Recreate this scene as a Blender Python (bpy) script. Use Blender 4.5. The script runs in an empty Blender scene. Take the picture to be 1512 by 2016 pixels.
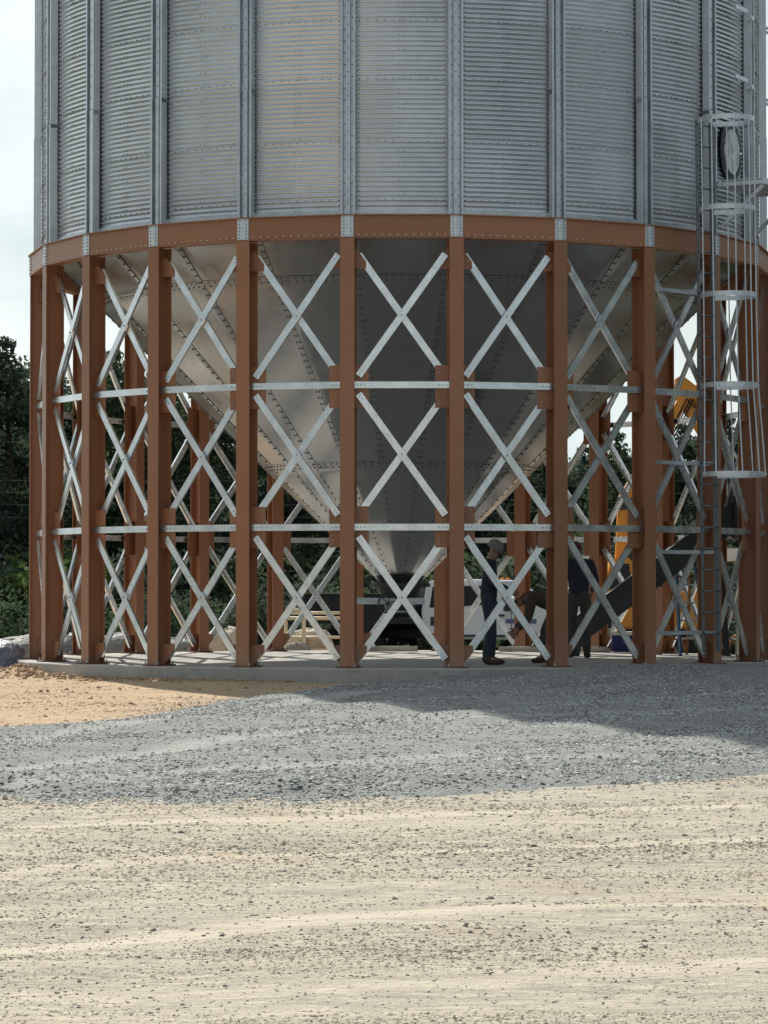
import bpy, bmesh, math, random
import numpy as np
from mathutils import Vector, Matrix
random.seed(7)
rng = np.random.default_rng(11)
C = bpy.context.scene.collection
S = bpy.context.scene
R_ = math.radians

# ------------------------------------------------------------------ camera
FPX, XC, DCAM, HCAM, PIT = 5752.0, -0.2546, 46.03, 1.09, 0.02634
cam_d = bpy.data.cameras.new("camera")
cam = bpy.data.objects.new("camera", cam_d); C.objects.link(cam)
cam.location = (XC, -DCAM, HCAM)
cam.rotation_euler = (math.pi/2 + PIT, 0, 0)
cam_d.sensor_fit = 'VERTICAL'; cam_d.sensor_height = 36.0
cam_d.lens = FPX/2016*36.0
cam_d.clip_start = 0.1; cam_d.clip_end = 4000
S.camera = cam

# ------------------------------------------------------------------ light
SUN_AZ = -158.2      # degrees from the camera direction seen from the silo (negative = to the left)
SUN_EL = 44.0
sun_dir = Vector((math.sin(R_(SUN_AZ))*math.cos(R_(SUN_EL)), -math.cos(R_(SUN_AZ))*math.cos(R_(SUN_EL)), math.sin(R_(SUN_EL))))
sd = bpy.data.lights.new("sun", 'SUN'); sd.energy = 5.0; sd.angle = R_(0.5); sd.color = (1.0, 0.955, 0.87)
so = bpy.data.objects.new("sun", sd); C.objects.link(so); so.location = (-20, 40, 60)
so.rotation_euler = sun_dir.to_track_quat('Z', 'Y').to_euler()

W = bpy.data.worlds.new("World"); S.world = W; W.use_nodes = True
nt = W.node_tree; nt.nodes.clear()
def wn(t, **k):
    n = nt.nodes.new(t)
    for a, b in k.items(): setattr(n, a, b)
    return n
sky = wn('ShaderNodeTexSky', sky_type='NISHITA'); sky.sun_disc = False
sky.sun_elevation = R_(SUN_EL); sky.sun_rotation = math.atan2(sun_dir.x, sun_dir.y)
sky.air_density = 1.0; sky.dust_density = 1.5
tc = wn('ShaderNodeTexCoord'); mp = wn('ShaderNodeMapping'); mp.inputs['Scale'].default_value = (1, 1, 1.8)
nz = wn('ShaderNodeTexNoise'); nz.inputs['Scale'].default_value = 3.4; nz.inputs['Detail'].default_value = 9; nz.inputs['Roughness'].default_value = .55
rp = wn('ShaderNodeValToRGB'); rp.color_ramp.elements[0].position = .36; rp.color_ramp.elements[1].position = .56; rp.color_ramp.elements[0].color = (.50,.50,.50,1)   # humid haze in the clear parts
nz2 = wn('ShaderNodeTexNoise'); nz2.inputs['Scale'].default_value = 11; nz2.inputs['Detail'].default_value = 6
cr = wn('ShaderNodeValToRGB'); cr.color_ramp.elements[0].color = (7.2, 8.2, 8.3, 1); cr.color_ramp.elements[1].color = (9.5, 10.4, 10.3, 1)
cr.color_ramp.elements[0].position = .3; cr.color_ramp.elements[1].position = .6
mx = wn('ShaderNodeMix', data_type='RGBA'); bg = wn('ShaderNodeBackground'); bg.inputs['Strength'].default_value = 0.072
out = wn('ShaderNodeOutputWorld'); L = nt.links.new
L(tc.outputs['Generated'], mp.inputs['Vector']); L(mp.outputs[0], nz.inputs['Vector']); L(mp.outputs[0], nz2.inputs['Vector'])
sx = wn('ShaderNodeSeparateXYZ'); L(tc.outputs['Generated'], sx.inputs[0])
def wm(op, a, b):
    n = wn('ShaderNodeMath', operation=op)
    for i, q in enumerate((a, b)):
        if isinstance(q, (int, float)): n.inputs[i].default_value = q
        else: L(q, n.inputs[i])
    return n.outputs[0]
# cloud bank low in the sky behind the silo, clear blue overhead and behind the camera
bias = wm('ADD', wm('MULTIPLY', sx.outputs[2], -.38), wm('ADD', wm('MULTIPLY', sx.outputs[1], .09), wm('MULTIPLY', sx.outputs[0], -.10)))
L(wm('ADD', nz.outputs['Fac'], bias), rp.inputs[0]); L(nz2.outputs['Fac'], cr.inputs[0])
L(rp.outputs[0], mx.inputs['Factor']); L(sky.outputs[0], mx.inputs[6])
vd = wn('ShaderNodeVectorMath', operation='DOT_PRODUCT'); L(tc.outputs['Generated'], vd.inputs[0]); vd.inputs[1].default_value = sun_dir
glow = wm('ADD', wm('MULTIPLY', wm('POWER', wm('MAXIMUM', vd.outputs['Value'], 0.0), 2.0), .95), .84)   # clouds brighten towards the sun
vs_ = wn('ShaderNodeVectorMath', operation='SCALE'); L(cr.outputs[0], vs_.inputs[0]); L(glow, vs_.inputs['Scale'])
L(vs_.outputs[0], mx.inputs[7])
L(mx.outputs[2], bg.inputs['Color'])
L(bg.outputs[0], out.inputs['Surface'])

S.view_settings.view_transform = 'Standard'; S.view_settings.look = 'None'
S.view_settings.exposure = 0.08; S.view_settings.gamma = 1.0

# ------------------------------------------------------------------ helpers
def P(px, py, Y):
    """world point on the plane y=Y that the photograph shows at pixel px,py"""
    u = (px-756)/FPX; v = (1008-py)/FPX; c, s = math.cos(PIT), math.sin(PIT)
    t = (Y+DCAM)/(c - v*s)
    return Vector((XC+u*t, Y, HCAM+(s+v*c)*t))

def mat(name, base=(.5,.5,.5), rough=.5, metal=0.0, noise=None, bump=None, island=None, spec=.5, coord='Object', sc=(1,1,1), extra=None):
    m = bpy.data.materials.new(name); m.use_nodes = True
    t = m.node_tree; b = t.nodes['Principled BSDF']
    b.inputs['Roughness'].default_value = rough; b.inputs['Metallic'].default_value = metal
    b.inputs['Base Color'].default_value = (*base, 1); b.inputs['Specular IOR Level'].default_value = spec
    tcn = t.nodes.new('ShaderNodeTexCoord'); mpn = t.nodes.new('ShaderNodeMapping'); mpn.inputs['Scale'].default_value = sc
    t.links.new(tcn.outputs[coord], mpn.inputs['Vector'])
    col = None
    def mixcol(fac, a, bcol):
        x = t.nodes.new('ShaderNodeMix'); x.data_type = 'RGBA'
        t.links.new(fac, x.inputs['Factor'])
        if isinstance(a, tuple): x.inputs[6].default_value = (*a, 1)
        else: t.links.new(a, x.inputs[6])
        if isinstance(bcol, tuple): x.inputs[7].default_value = (*bcol, 1)
        else: t.links.new(bcol, x.inputs[7])
        return x.outputs[2]
    cur = base
    for (scale, c2, lo, hi, *r) in (noise or []):
        n = t.nodes.new('ShaderNodeTexNoise'); n.inputs['Scale'].default_value = scale; n.inputs['Detail'].default_value = 6
        n.inputs['Roughness'].default_value = .6
        if r:
            mp2 = t.nodes.new('ShaderNodeMapping'); mp2.inputs['Scale'].default_value = r[0]
            if len(r) > 1: mp2.inputs['Rotation'].default_value = (0, 0, r[1])
            t.links.new(tcn.outputs[coord], mp2.inputs['Vector']); t.links.new(mp2.outputs[0], n.inputs['Vector'])
        else: t.links.new(mpn.outputs[0], n.inputs['Vector'])
        mr = t.nodes.new('ShaderNodeMapRange'); mr.inputs['From Min'].default_value = lo; mr.inputs['From Max'].default_value = hi
        t.links.new(n.outputs['Fac'], mr.inputs['Value'])
        cur = mixcol(mr.outputs[0], cur, c2)
    if island:
        g = t.nodes.new('ShaderNodeNewGeometry'); cr = t.nodes.new('ShaderNodeValToRGB')
        while len(cr.color_ramp.elements) < len(island): cr.color_ramp.elements.new(.5)
        for i, c in enumerate(island):
            cr.color_ramp.elements[i].position = i/(len(island)-1); cr.color_ramp.elements[i].color = (*c, 1)
        t.links.new(g.outputs['Random Per Island'], cr.inputs[0]); cur = cr.outputs[0]
    if not isinstance(cur, tuple): t.links.new(cur, b.inputs['Base Color'])
    if bump:
        prev = None
        for (scale, strength, dist, *r) in bump:
            n = t.nodes.new('ShaderNodeTexNoise'); n.inputs['Scale'].default_value = scale; n.inputs['Detail'].default_value = 5
            if r:
                mp2 = t.nodes.new('ShaderNodeMapping'); mp2.inputs['Scale'].default_value = r[0]
                t.links.new(tcn.outputs[coord], mp2.inputs['Vector']); t.links.new(mp2.outputs[0], n.inputs['Vector'])
            else: t.links.new(mpn.outputs[0], n.inputs['Vector'])
            bp = t.nodes.new('ShaderNodeBump'); bp.inputs['Strength'].default_value = strength; bp.inputs['Distance'].default_value = dist
            t.links.new(n.outputs['Fac'], bp.inputs['Height'])
            if prev: t.links.new(prev, bp.inputs['Normal'])
            prev = bp.outputs[0]
        t.links.new(prev, b.inputs['Normal'])
    if extra: extra(m, t, b, tcn)
    return m

class MB:
    def __init__(s): s.v = []; s.f = []; s.m = []
    def add(s, vs, fs, mi=0):
        o = len(s.v); s.v += [tuple(x) for x in vs]; s.f += [tuple(i+o for i in f) for f in fs]; s.m += [mi]*len(fs)
    def box(s, c, size, rot=None, mi=0, taper=1.0):
        a, b, h = size[0]/2, size[1]/2, size[2]/2
        vs = [Vector((x*(taper if z > 0 else 1), y*(taper if z > 0 else 1), z)) for z in (-h, h) for y in (-b, b) for x in (-a, a)]
        if rot is not None: vs = [rot @ q for q in vs]
        c = Vector(c)
        s.add([q+c for q in vs], [(0,2,3,1),(4,5,7,6),(0,1,5,4),(2,6,7,3),(0,4,6,2),(1,3,7,5)], mi)
    def prism(s, poly, o, ax, ay, n, mi=0):
        """poly (2d) in axes ax, ay from origin o, extruded along vector n (full length)"""
        o = Vector(o); ax = Vector(ax); ay = Vector(ay); n = Vector(n); k = len(poly)
        a = [o+ax*x+ay*y for x, y in poly]
        s.add(a+[q+n for q in a], [tuple(range(k))[::-1], tuple(range(k, 2*k))]+[(i, (i+1) % k, k+(i+1) % k, k+i) for i in range(k)], mi)
    def tube(s, pts, r, n=8, mi=0, closed=False, cap=True):
        pts = [Vector(p) for p in pts]; k = len(pts); rings = []; up = None
        for i, p in enumerate(pts):
            if closed: d = pts[(i+1) % k]-pts[i-1]
            else: d = pts[min(i+1, k-1)]-pts[max(i-1, 0)]
            d.normalize()
            if up is None:
                up = Vector((0,0,1)) if abs(d.z) < .9 else Vector((1,0,0))
            u = d.cross(up).normalized(); w = u.cross(d).normalized(); up = w
            rr = r[i] if isinstance(r, (list, tuple)) else r
            rings.append([p+(u*math.cos(2*math.pi*j/n)+w*math.sin(2*math.pi*j/n))*rr for j in range(n)])
        vs = [q for ring in rings for q in ring]; fs = []
        for i in range(k if closed else k-1):
            a, b = i*n, ((i+1) % k)*n
            for j in range(n): fs.append((a+j, a+(j+1) % n, b+(j+1) % n, b+j))
        if cap and not closed: fs += [tuple(range(n))[::-1], tuple(range((k-1)*n, k*n))]
        s.add(vs, fs, mi)
    def bar(s, p0, p1, w, h, up=(0,0,1), mi=0):
        p0, p1 = Vector(p0), Vector(p1); d = p1-p0; u = Vector(up)
        x = d.cross(u).normalized(); y = x.cross(d).normalized()
        s.prism([(-w/2,-h/2),(w/2,-h/2),(w/2,h/2),(-w/2,h/2)], p0, x, y, d, mi)
    def bolt(s, p, n, r=.012, h=.012, k=6, mi=0):
        p = Vector(p); n = Vector(n).normalized(); u = n.orthogonal().normalized(); w = n.cross(u)
        a = [p+(u*math.cos(2*math.pi*i/k)+w*math.sin(2*math.pi*i/k))*r for i in range(k)]
        b = [q+n*h for q in a]
        s.add(a+b, [tuple(range(k, 2*k))]+[(i, (i+1) % k, k+(i+1) % k, k+i) for i in range(k)], mi)
    def lathe(s, prof, c=(0,0,0), n=32, a0=0, a1=2*math.pi, mi=0, axis=None):
        c = Vector(c); full = abs(a1-a0-2*math.pi) < 1e-6; k = n if full else n+1; vs = []
        for r, z in prof:
            for j in range(k):
                a = a0+(a1-a0)*j/n
                q = Vector((r*math.sin(a), -r*math.cos(a), z))
                if axis is not None: q = axis @ q
                vs.append(c+q)
        fs = []
        for i in range(len(prof)-1):
            for j in range(n):
                j2 = (j+1) % k
                fs.append((i*k+j, i*k+j2, (i+1)*k+j2, (i+1)*k+j))
        s.add(vs, fs, mi)
    def build(s, name, mats, parent=None, smooth=False, bevel=0):
        me = bpy.data.meshes.new(name); me.from_pydata(s.v, [], s.f)
        mats = mats if isinstance(mats, (list, tuple)) else [mats]
        for m in mats: me.materials.append(m)
        if len(mats) > 1: me.polygons.foreach_set('material_index', s.m)
        if smooth: me.polygons.foreach_set('use_smooth', [True]*len(me.polygons))
        me.update()
        o = bpy.data.objects.new(name, me); C.objects.link(o)
        if parent: o.parent = parent
        if bevel:
            bm_ = bmesh.new(); bm_.from_mesh(me); bmesh.ops.remove_doubles(bm_, verts=bm_.verts, dist=1e-5)
            bmesh.ops.recalc_face_normals(bm_, faces=bm_.faces)
            es = [e for e in bm_.edges if len(e.link_faces) == 2 and e.calc_face_angle(0) > .5]
            bmesh.ops.bevel(bm_, geom=es, offset=bevel, segments=2, affect='EDGES', clamp_overlap=True)
            bm_.to_mesh(me); bm_.free()
        return o

def tag(o, label=None, cat=None, group=None, kind=None):
    if label: o['label'] = label
    if cat: o['category'] = cat
    if group: o['group'] = group
    if kind: o['kind'] = kind
    return o
def empty(name, loc=(0,0,0), label=None, cat=None, group=None, rz=0):
    o = bpy.data.objects.new(name, None); C.objects.link(o); o.location = loc; o.rotation_euler = (0,0,rz); o.empty_display_size = .2
    return tag(o, label, cat, group)
def dup(root, loc=None, rz=None, scale=None):
    r = root.copy(); C.objects.link(r)
    if loc is not None: r.location = loc
    if rz is not None: r.rotation_euler = (0,0,rz)
    if scale is not None: r.scale = scale
    for ch in list(root.children):
        c = ch.copy(); C.objects.link(c); c.parent = r
        for g in list(ch.children):
            d = g.copy(); C.objects.link(d); d.parent = c
    return r

# ------------------------------------------------------------------ noise
def vnoise(x, y, seed=0):
    xi = np.floor(x).astype(np.int64); yi = np.floor(y).astype(np.int64); fx = x-xi; fy = y-yi
    fx = fx*fx*(3-2*fx); fy = fy*fy*(3-2*fy)
    def h(a, b):
        n = (a*374761393 + b*668265263 + seed*2246822519) & 0xffffffff
        n = ((n ^ (n >> 13))*1274126177) & 0xffffffff
        return ((n ^ (n >> 16)) & 0xffff)/65535.0
    return (h(xi,yi)*(1-fx)+h(xi+1,yi)*fx)*(1-fy)+(h(xi,yi+1)*(1-fx)+h(xi+1,yi+1)*fx)*fy
def fbm(x, y, s, seed=0, o=4):
    r = 0; a = .5
    for i in range(o): r = r+a*(vnoise(x*s*2**i, y*s*2**i, seed+i*17)-.5); a *= .5
    return r
def sst(x, a, b):
    t = np.clip((x-a)/(b-a), 0, 1); return t*t*(3-2*t)

# ------------------------------------------------------------------ materials
M_sand_cols = dict()
def zone_mat():
    """one ground sheet: pale sand, reddish fill sand near the pad, dark grass far behind"""
    def ex(m, t, b, tcn):
        at = t.nodes.new('ShaderNodeAttribute'); at.attribute_name = 'zone'
        sep = t.nodes.new('ShaderNodeSeparateColor'); t.links.new(at.outputs['Color'], sep.inputs[0])
        def noise(scale, det=6, mpsc=None, rot=0):
            n = t.nodes.new('ShaderNodeTexNoise'); n.inputs['Scale'].default_value = scale; n.inputs['Detail'].default_value = det; n.inputs['Roughness'].default_value = .62
            mpn = t.nodes.new('ShaderNodeMapping'); mpn.inputs['Scale'].default_value = mpsc or (1,1,1); mpn.inputs['Rotation'].default_value = (0,0,rot)
            t.links.new(tcn.outputs['Object'], mpn.inputs['Vector']); t.links.new(mpn.outputs[0], n.inputs['Vector']); return n.outputs['Fac']
        def rng_(f, a, c):
            mr = t.nodes.new('ShaderNodeMapRange'); mr.inputs['From Min'].default_value = a; mr.inputs['From Max'].default_value = c
            t.links.new(f, mr.inputs['Value']); return mr.outputs[0]
        def mix(f, a, c):
            x = t.nodes.new('ShaderNodeMix'); x.data_type = 'RGBA'
            if isinstance(f, float): x.inputs['Factor'].default_value = f
            else: t.links.new(f, x.inputs['Factor'])
            for idx, q in ((6, a), (7, c)):
                if isinstance(q, tuple): x.inputs[idx].default_value = (*q, 1)
                else: t.links.new(q, x.inputs[idx])
            return x.outputs[2]
        sand = mix(rng_(noise(.9, 6, (.35, 1, 1), R_(6)), .35, .66), (.56,.50,.40), (.435,.395,.318))
        sand = mix(rng_(noise(3.0, 7, (.25, 1, 1), R_(5)), .44, .62), sand, (.37,.34,.285))
        sand = mix(rng_(noise(45, 4, (.7,1,1)), .50, .70), sand, (.33,.295,.24))
        sand = mix(rng_(noise(14, 5, (.3, 1, 1), R_(4)), .48, .66), sand, (.60,.53,.42))
        sand = mix(rng_(noise(22, 5, (.25, 1, 1), R_(3)), .54, .68), sand, (.34,.305,.25))
        sand = mix(rng_(noise(5, 5, (.03, 1.3, 1), R_(7)), .60, .78), sand, (.36,.325,.265))
        sand = mix(rng_(noise(90, 3, (.6, 1, 1)), .55, .70), sand, (.24,.215,.175))
        sand = mix(rng_(noise(70, 3, (.6, 1, 1)), .60, .72), sand, (.66,.60,.49))
        dirt = mix(rng_(noise(1.5, 6), .35, .7), (.54,.40,.265), (.47,.345,.23))
        dirt = mix(rng_(noise(9, 6, (.6, 1, 1)), .50, .70), dirt, (.36,.255,.165))
        dirt = mix(rng_(noise(34, 4, (.7,1,1)), .56, .72), dirt, (.30,.215,.14))
        dirt = mix(rng_(noise(3.2, 6, (.4,1,1)), .55, .7), dirt, (.60,.46,.32))
        grass = mix(rng_(noise(2.0, 6), .35, .7), (.05,.06,.03), (.085,.075,.05))
        sand = mix(at.outputs['Alpha'], sand, (.61,.54,.43))
        c = mix(sep.outputs[0], sand, dirt)
        c = mix(sep.outputs[2], c, mix(rng_(noise(60, 5), .4, .7), (.27,.285,.295), (.17,.185,.195)))
        c = mix(sep.outputs[1], c, grass)
        t.links.new(c, b.inputs['Base Color'])
        prev = None
        for sc, st, di, ms in ((7, .6, .04, (.5,1,1)), (30, .8, .02, (.6,1,1)), (110, .8, .008, (.8,1,1))):
            bp = t.nodes.new('ShaderNodeBump'); bp.inputs['Strength'].default_value = st; bp.inputs['Distance'].default_value = di
            t.links.new(noise(sc, 4, ms), bp.inputs['Height'])
            if prev: t.links.new(prev, bp.inputs['Normal'])
            prev = bp.outputs[0]
        t.links.new(prev, b.inputs['Normal'])
    return mat("ground_soil", (.5,.42,.3), .95, spec=.15, extra=ex)
M_ground = zone_mat()
def gravel_ex(m, t, b, tcn):
    src = b.inputs['Base Color'].links[0].from_socket; at = t.nodes.new('ShaderNodeAttribute'); at.attribute_name = 'sheet'
    x = t.nodes.new('ShaderNodeMix'); x.data_type = 'RGBA'; t.links.new(at.outputs['Fac'], x.inputs['Factor']); t.links.new(src, x.inputs[6]); x.inputs[7].default_value = (.41,.41,.385,1)
    t.links.new(x.outputs[2], b.inputs['Base Color'])
M_gravel = mat("crushed_stone", (.245,.249,.232), .9, spec=.25,
    noise=[(2.2, (.31,.318,.31), .42, .62, (.28,1,1), R_(-58)), (60, (.20,.205,.20), .5, .72), (120, (.50,.505,.49), .55, .75)],
    bump=[(30, .8, .03), (90, .8, .015)], extra=gravel_ex)
M_stone = mat("stone_chips", rough=.85, spec=.3, island=[(.10,.105,.10),(.22,.228,.218),(.38,.388,.372),(.66,.665,.64)])
M_loose = mat("loose_stone", rough=.85, spec=.25, island=[(.10,.095,.085),(.20,.185,.155),(.30,.27,.215),(.14,.135,.125)])
M_conc = mat("concrete", (.45,.43,.395), .85, spec=.3, noise=[(.8,(.38,.365,.34),.4,.65),(12,(.32,.31,.29),.52,.75),(4,(.49,.47,.435),.55,.7)], bump=[(60,.25,.004)])
def galv(name, base, rough, metal=.9, sheet=False, amt=.12):
    def ex(m, t, b, tcn):
        n = t.nodes.new('ShaderNodeTexNoise'); n.inputs['Scale'].default_value = 5; n.inputs['Detail'].default_value = 8
        v = t.nodes.new('ShaderNodeTexVoronoi'); v.inputs['Scale'].default_value = 45
        t.links.new(tcn.outputs['Object'], n.inputs['Vector']); t.links.new(tcn.outputs['Object'], v.inputs['Vector'])
        mr = t.nodes.new('ShaderNodeMapRange'); mr.inputs['From Min'].default_value = .3; mr.inputs['From Max'].default_value = .7
        mr.inputs['To Min'].default_value = 1-amt; mr.inputs['To Max'].default_value = 1+amt
        t.links.new(n.outputs['Fac'], mr.inputs['Value'])
        val = mr.outputs[0]
        sv = t.nodes.new('ShaderNodeSeparateColor'); t.links.new(v.outputs['Color'], sv.inputs[0])
        m2 = t.nodes.new('ShaderNodeMapRange'); m2.inputs['To Min'].default_value = .975 if sheet else .93; m2.inputs['To Max'].default_value = 1.025 if sheet else 1.07
        t.links.new(sv.outputs[0], m2.inputs['Value'])
        def mul(a, c):
            q = t.nodes.new('ShaderNodeMath'); q.operation = 'MULTIPLY'; t.links.new(a, q.inputs[0]); t.links.new(c, q.inputs[1]); return q.outputs[0]
        val = mul(val, m2.outputs[0])
        tint = None
        if sheet:
            at = t.nodes.new('ShaderNodeAttribute'); at.attribute_name = 'sheet'; sp = t.nodes.new('ShaderNodeSeparateColor')
            t.links.new(at.outputs['Color'], sp.inputs[0]); val = mul(val, sp.outputs[0]); tint = sp.outputs[1]
        x = t.nodes.new('ShaderNodeMix'); x.data_type = 'RGBA'; x.blend_type = 'MULTIPLY'; x.inputs['Factor'].default_value = 1
        x.inputs[6].default_value = (*base, 1)
        cc = t.nodes.new('ShaderNodeCombineColor')
        for i in range(3): t.links.new(val, cc.inputs[i])
        t.links.new(cc.outputs[0], x.inputs[7])
        colo = x.outputs[2]
        if tint is not None:
            y = t.nodes.new('ShaderNodeMix'); y.data_type = 'RGBA'; t.links.new(tint, y.inputs['Factor'])
            y.inputs[7].default_value = (base[0]*.95, base[1]*.89, base[2]*.85, 1); t.links.new(colo, y.inputs[6]); colo = y.outputs[2]
        t.links.new(colo, b.inputs['Base Color'])
        r = t.nodes.new('ShaderNodeMapRange'); r.inputs['To Min'].default_value = rough-.08; r.inputs['To Max'].default_value = rough+.1
        t.links.new(n.outputs['Fac'], r.inputs['Value']); t.links.new(r.outputs[0], b.inputs['Roughness'])
    return mat(name, base, rough, metal, extra=ex)
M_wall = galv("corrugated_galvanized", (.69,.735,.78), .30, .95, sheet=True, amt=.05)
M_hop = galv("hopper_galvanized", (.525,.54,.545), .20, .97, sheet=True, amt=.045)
M_seam = galv("seam_galvanized", (.50,.515,.52), .22, .95, amt=.05)
M_galv = galv("brace_galvanized", (.80,.83,.85), .26, .88, amt=.16)
M_stif = galv("stiffener_galvanized", (.60,.64,.68), .40, .88)
M_lad = galv("ladder_galvanized", (.20,.22,.235), .5, .6)
M_hoop = galv("hoop_galvanized", (.72,.76,.80), .42, .6)
M_bolt = mat("bolt_zinc", (.42,.42,.42), .45, .8)
M_boltd = mat("bolt_dark", (.07,.07,.07), .6, .4)
M_bolth = mat("bolt_galvanized_dull", (.16,.16,.155), .55, .6)
M_boltl = mat("bolt_plated", (.80,.74,.62), .35, .6)
def paint_ex(m, t, b, tcn):
    src = b.inputs['Base Color'].links[0].from_socket
    sx_ = t.nodes.new('ShaderNodeSeparateXYZ'); t.links.new(tcn.outputs['Object'], sx_.inputs[0])
    n = t.nodes.new('ShaderNodeTexNoise'); n.inputs['Scale'].default_value = 7; n.inputs['Detail'].default_value = 7; n.inputs['Roughness'].default_value = .7
    mpn = t.nodes.new('ShaderNodeMapping'); mpn.inputs['Scale'].default_value = (1,1,.25); t.links.new(tcn.outputs['Object'], mpn.inputs[0])
    gi = t.nodes.new('ShaderNodeObjectInfo'); ad = t.nodes.new('ShaderNodeVectorMath'); ad.operation = 'ADD'
    t.links.new(mpn.outputs[0], ad.inputs[0]); t.links.new(gi.outputs['Random'], ad.inputs[1]); t.links.new(ad.outputs[0], n.inputs['Vector'])
    def mth(op, a, c, cl=False):
        q = t.nodes.new('ShaderNodeMath'); q.operation = op; q.use_clamp = cl
        for i, k in enumerate((a, c)):
            if isinstance(k, (int, float)): q.inputs[i].default_value = k
            else: t.links.new(k, q.inputs[i])
        return q.outputs[0]
    mud = mth('MULTIPLY', mth('SUBTRACT', .62, mth('MULTIPLY', sx_.outputs[2], 1.1), True), mth('MULTIPLY', mth('SUBTRACT', n.outputs['Fac'], .38, True), 3.2), True)
    scf = mth('MULTIPLY', mth('SUBTRACT', n.outputs['Fac'], .60, True), 2.2, True)
    var = mth('ADD', .90, mth('MULTIPLY', gi.outputs['Random'], .2))
    def mix(f, a, c, bt='MIX'):
        x = t.nodes.new('ShaderNodeMix'); x.data_type = 'RGBA'; x.blend_type = bt
        if isinstance(f, (int, float)): x.inputs['Factor'].default_value = f
        else: t.links.new(f, x.inputs['Factor'])
        for i, q in ((6, a), (7, c)):
            if isinstance(q, tuple): x.inputs[i].default_value = (*q, 1)
            else: t.links.new(q, x.inputs[i])
        return x.outputs[2]
    cc = t.nodes.new('ShaderNodeCombineColor')
    for i in range(3): t.links.new(var, cc.inputs[i])
    c = mix(1.0, src, cc.outputs[0], 'MULTIPLY'); c = mix(scf, c, (.40,.22,.13)); c = mix(mud, c, (.40,.30,.21))
    t.links.new(c, b.inputs['Base Color'])
M_paint = mat("brown_steel_paint", (.365,.165,.087), .40, 0, spec=.5, noise=[(1.3,(.335,.148,.075),.35,.7),(30,(.40,.185,.10),.6,.8)], bump=[(9,.05,.01)], extra=paint_ex)
M_base = mat("base_plate_steel", (.20,.085,.045), .55)
M_black = mat("black_rubber", (.012,.012,.013), .7)
M_dark = mat("dark_steel", (.045,.05,.053), .55, .2, noise=[(4,(.065,.07,.072),.4,.7)])

# ------------------------------------------------------------------ terrain
def zone_gravel(x, d):
    """>0 inside the gravel band; x, d = distance from the camera line"""
    lo = np.interp(x, [-6,-2.9,-2.3,-1.5,0,1.2,2.5,6], [19.6,19.3,18.85,18.95,19.2,20.1,21.45,22.9])
    xu = np.interp(d, [15,26.7,30.8,36.6,38.8,41.0,43], [-8.5,-3.76,-2.75,-1.5,-.6,.6,1.2])
    n = fbm(x, d, .9, 5)*1.1+fbm(x, d, 3.6, 6)*.55
    return np.minimum((d-lo)+n*.9, (x-xu)*1.0+n*.5)
def hgt(x, y):
    d = y+DCAM; r = np.hypot(x, y); ang = np.degrees(np.arctan2(x, -y))
    z = -.225-.05*(1-sst(d, 12, 38))
    z = z+.165*np.exp(-(np.clip(r-5.95, 0, 99)/2.3)**2)*sst(x, .2, 2.6)*(1-sst(y, 0, 5))
    z = z+.13*np.exp(-((ang+66)/17)**2)*np.exp(-(np.clip(r-5.98, 0, 99)/.55)**2)*(1+2.2*fbm(x, y, 3.5, 9))
    z = z+.05*np.exp(-((ang+25)/22)**2)*np.exp(-(np.clip(r-5.95, 0, 99)/1.2)**2)
    z = z-.50*sst(y, 5, 22)
    z = z+.055*fbm(x, y, .35, 1)+.02*fbm(x*.5, y, 1.8, 2)+.012*fbm(x*.6, y, 7, 3)
    # wheel ruts: along x in the foreground, turning along the drive in the gravel
    q = (d-.10*x); z = z+.012*np.sin(q*4.3+2*fbm(x, d, .2, 8))*(1-sst(d, 15, 20))
    z = z-(r < 6.1)*.12
    return z
def axis_pts(lo, hi, step, far, growth=1.35):
    a = list(np.arange(lo, hi+1e-6, step)); s = step; b = hi
    while b < far: s *= growth; b += s; a.append(b)
    s = step; b = lo; pre = []
    while b > -far: s *= growth; b -= s; pre.append(b)
    return np.array(pre[::-1]+a)
gx = axis_pts(-7.0, 7.0, .06, 900); gy = axis_pts(-39.0, -1.5, .06, 1200)
X, Y = np.meshgrid(gx, gy); Z = hgt(X, Y)
def grid_mesh(name, X, Y, Z, keep=None):
    ny, nx = X.shape; idx = np.arange(nx*ny).reshape(ny, nx)
    q = np.stack([idx[:-1,:-1], idx[:-1,1:], idx[1:,1:], idx[1:,:-1]], -1).reshape(-1, 4)
    v = np.stack([X, Y, Z], -1).reshape(-1, 3)
    if keep is not None:
        k = keep.reshape(-1)[q].any(1); q = q[k]
        used = np.unique(q); rm = np.full(len(v), -1); rm[used] = np.arange(len(used)); v = v[used]; q = rm[q]
    return raw_mesh(name, v, q)
def raw_mesh(name, v, q, smooth=True):
    me = bpy.data.meshes.new(name); n = q.shape[1]
    me.vertices.add(len(v)); me.vertices.foreach_set('co', np.ascontiguousarray(v, dtype=np.float32).ravel())
    me.loops.add(q.size); me.loops.foreach_set('vertex_index', np.ascontiguousarray(q, dtype=np.int32).ravel())
    me.polygons.add(len(q)); me.polygons.foreach_set('loop_start', np.arange(0, q.size, n, dtype=np.int32))
    me.polygons.foreach_set('loop_total', np.full(len(q), n, dtype=np.int32))
    me.polygons.foreach_set('use_smooth', np.full(len(q), smooth)); me.update(); me.validate()
    return me
def link(name, me, m):
    me.materials.append(m); o = bpy.data.objects.new(name, me); C.objects.link(o); return o
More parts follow.
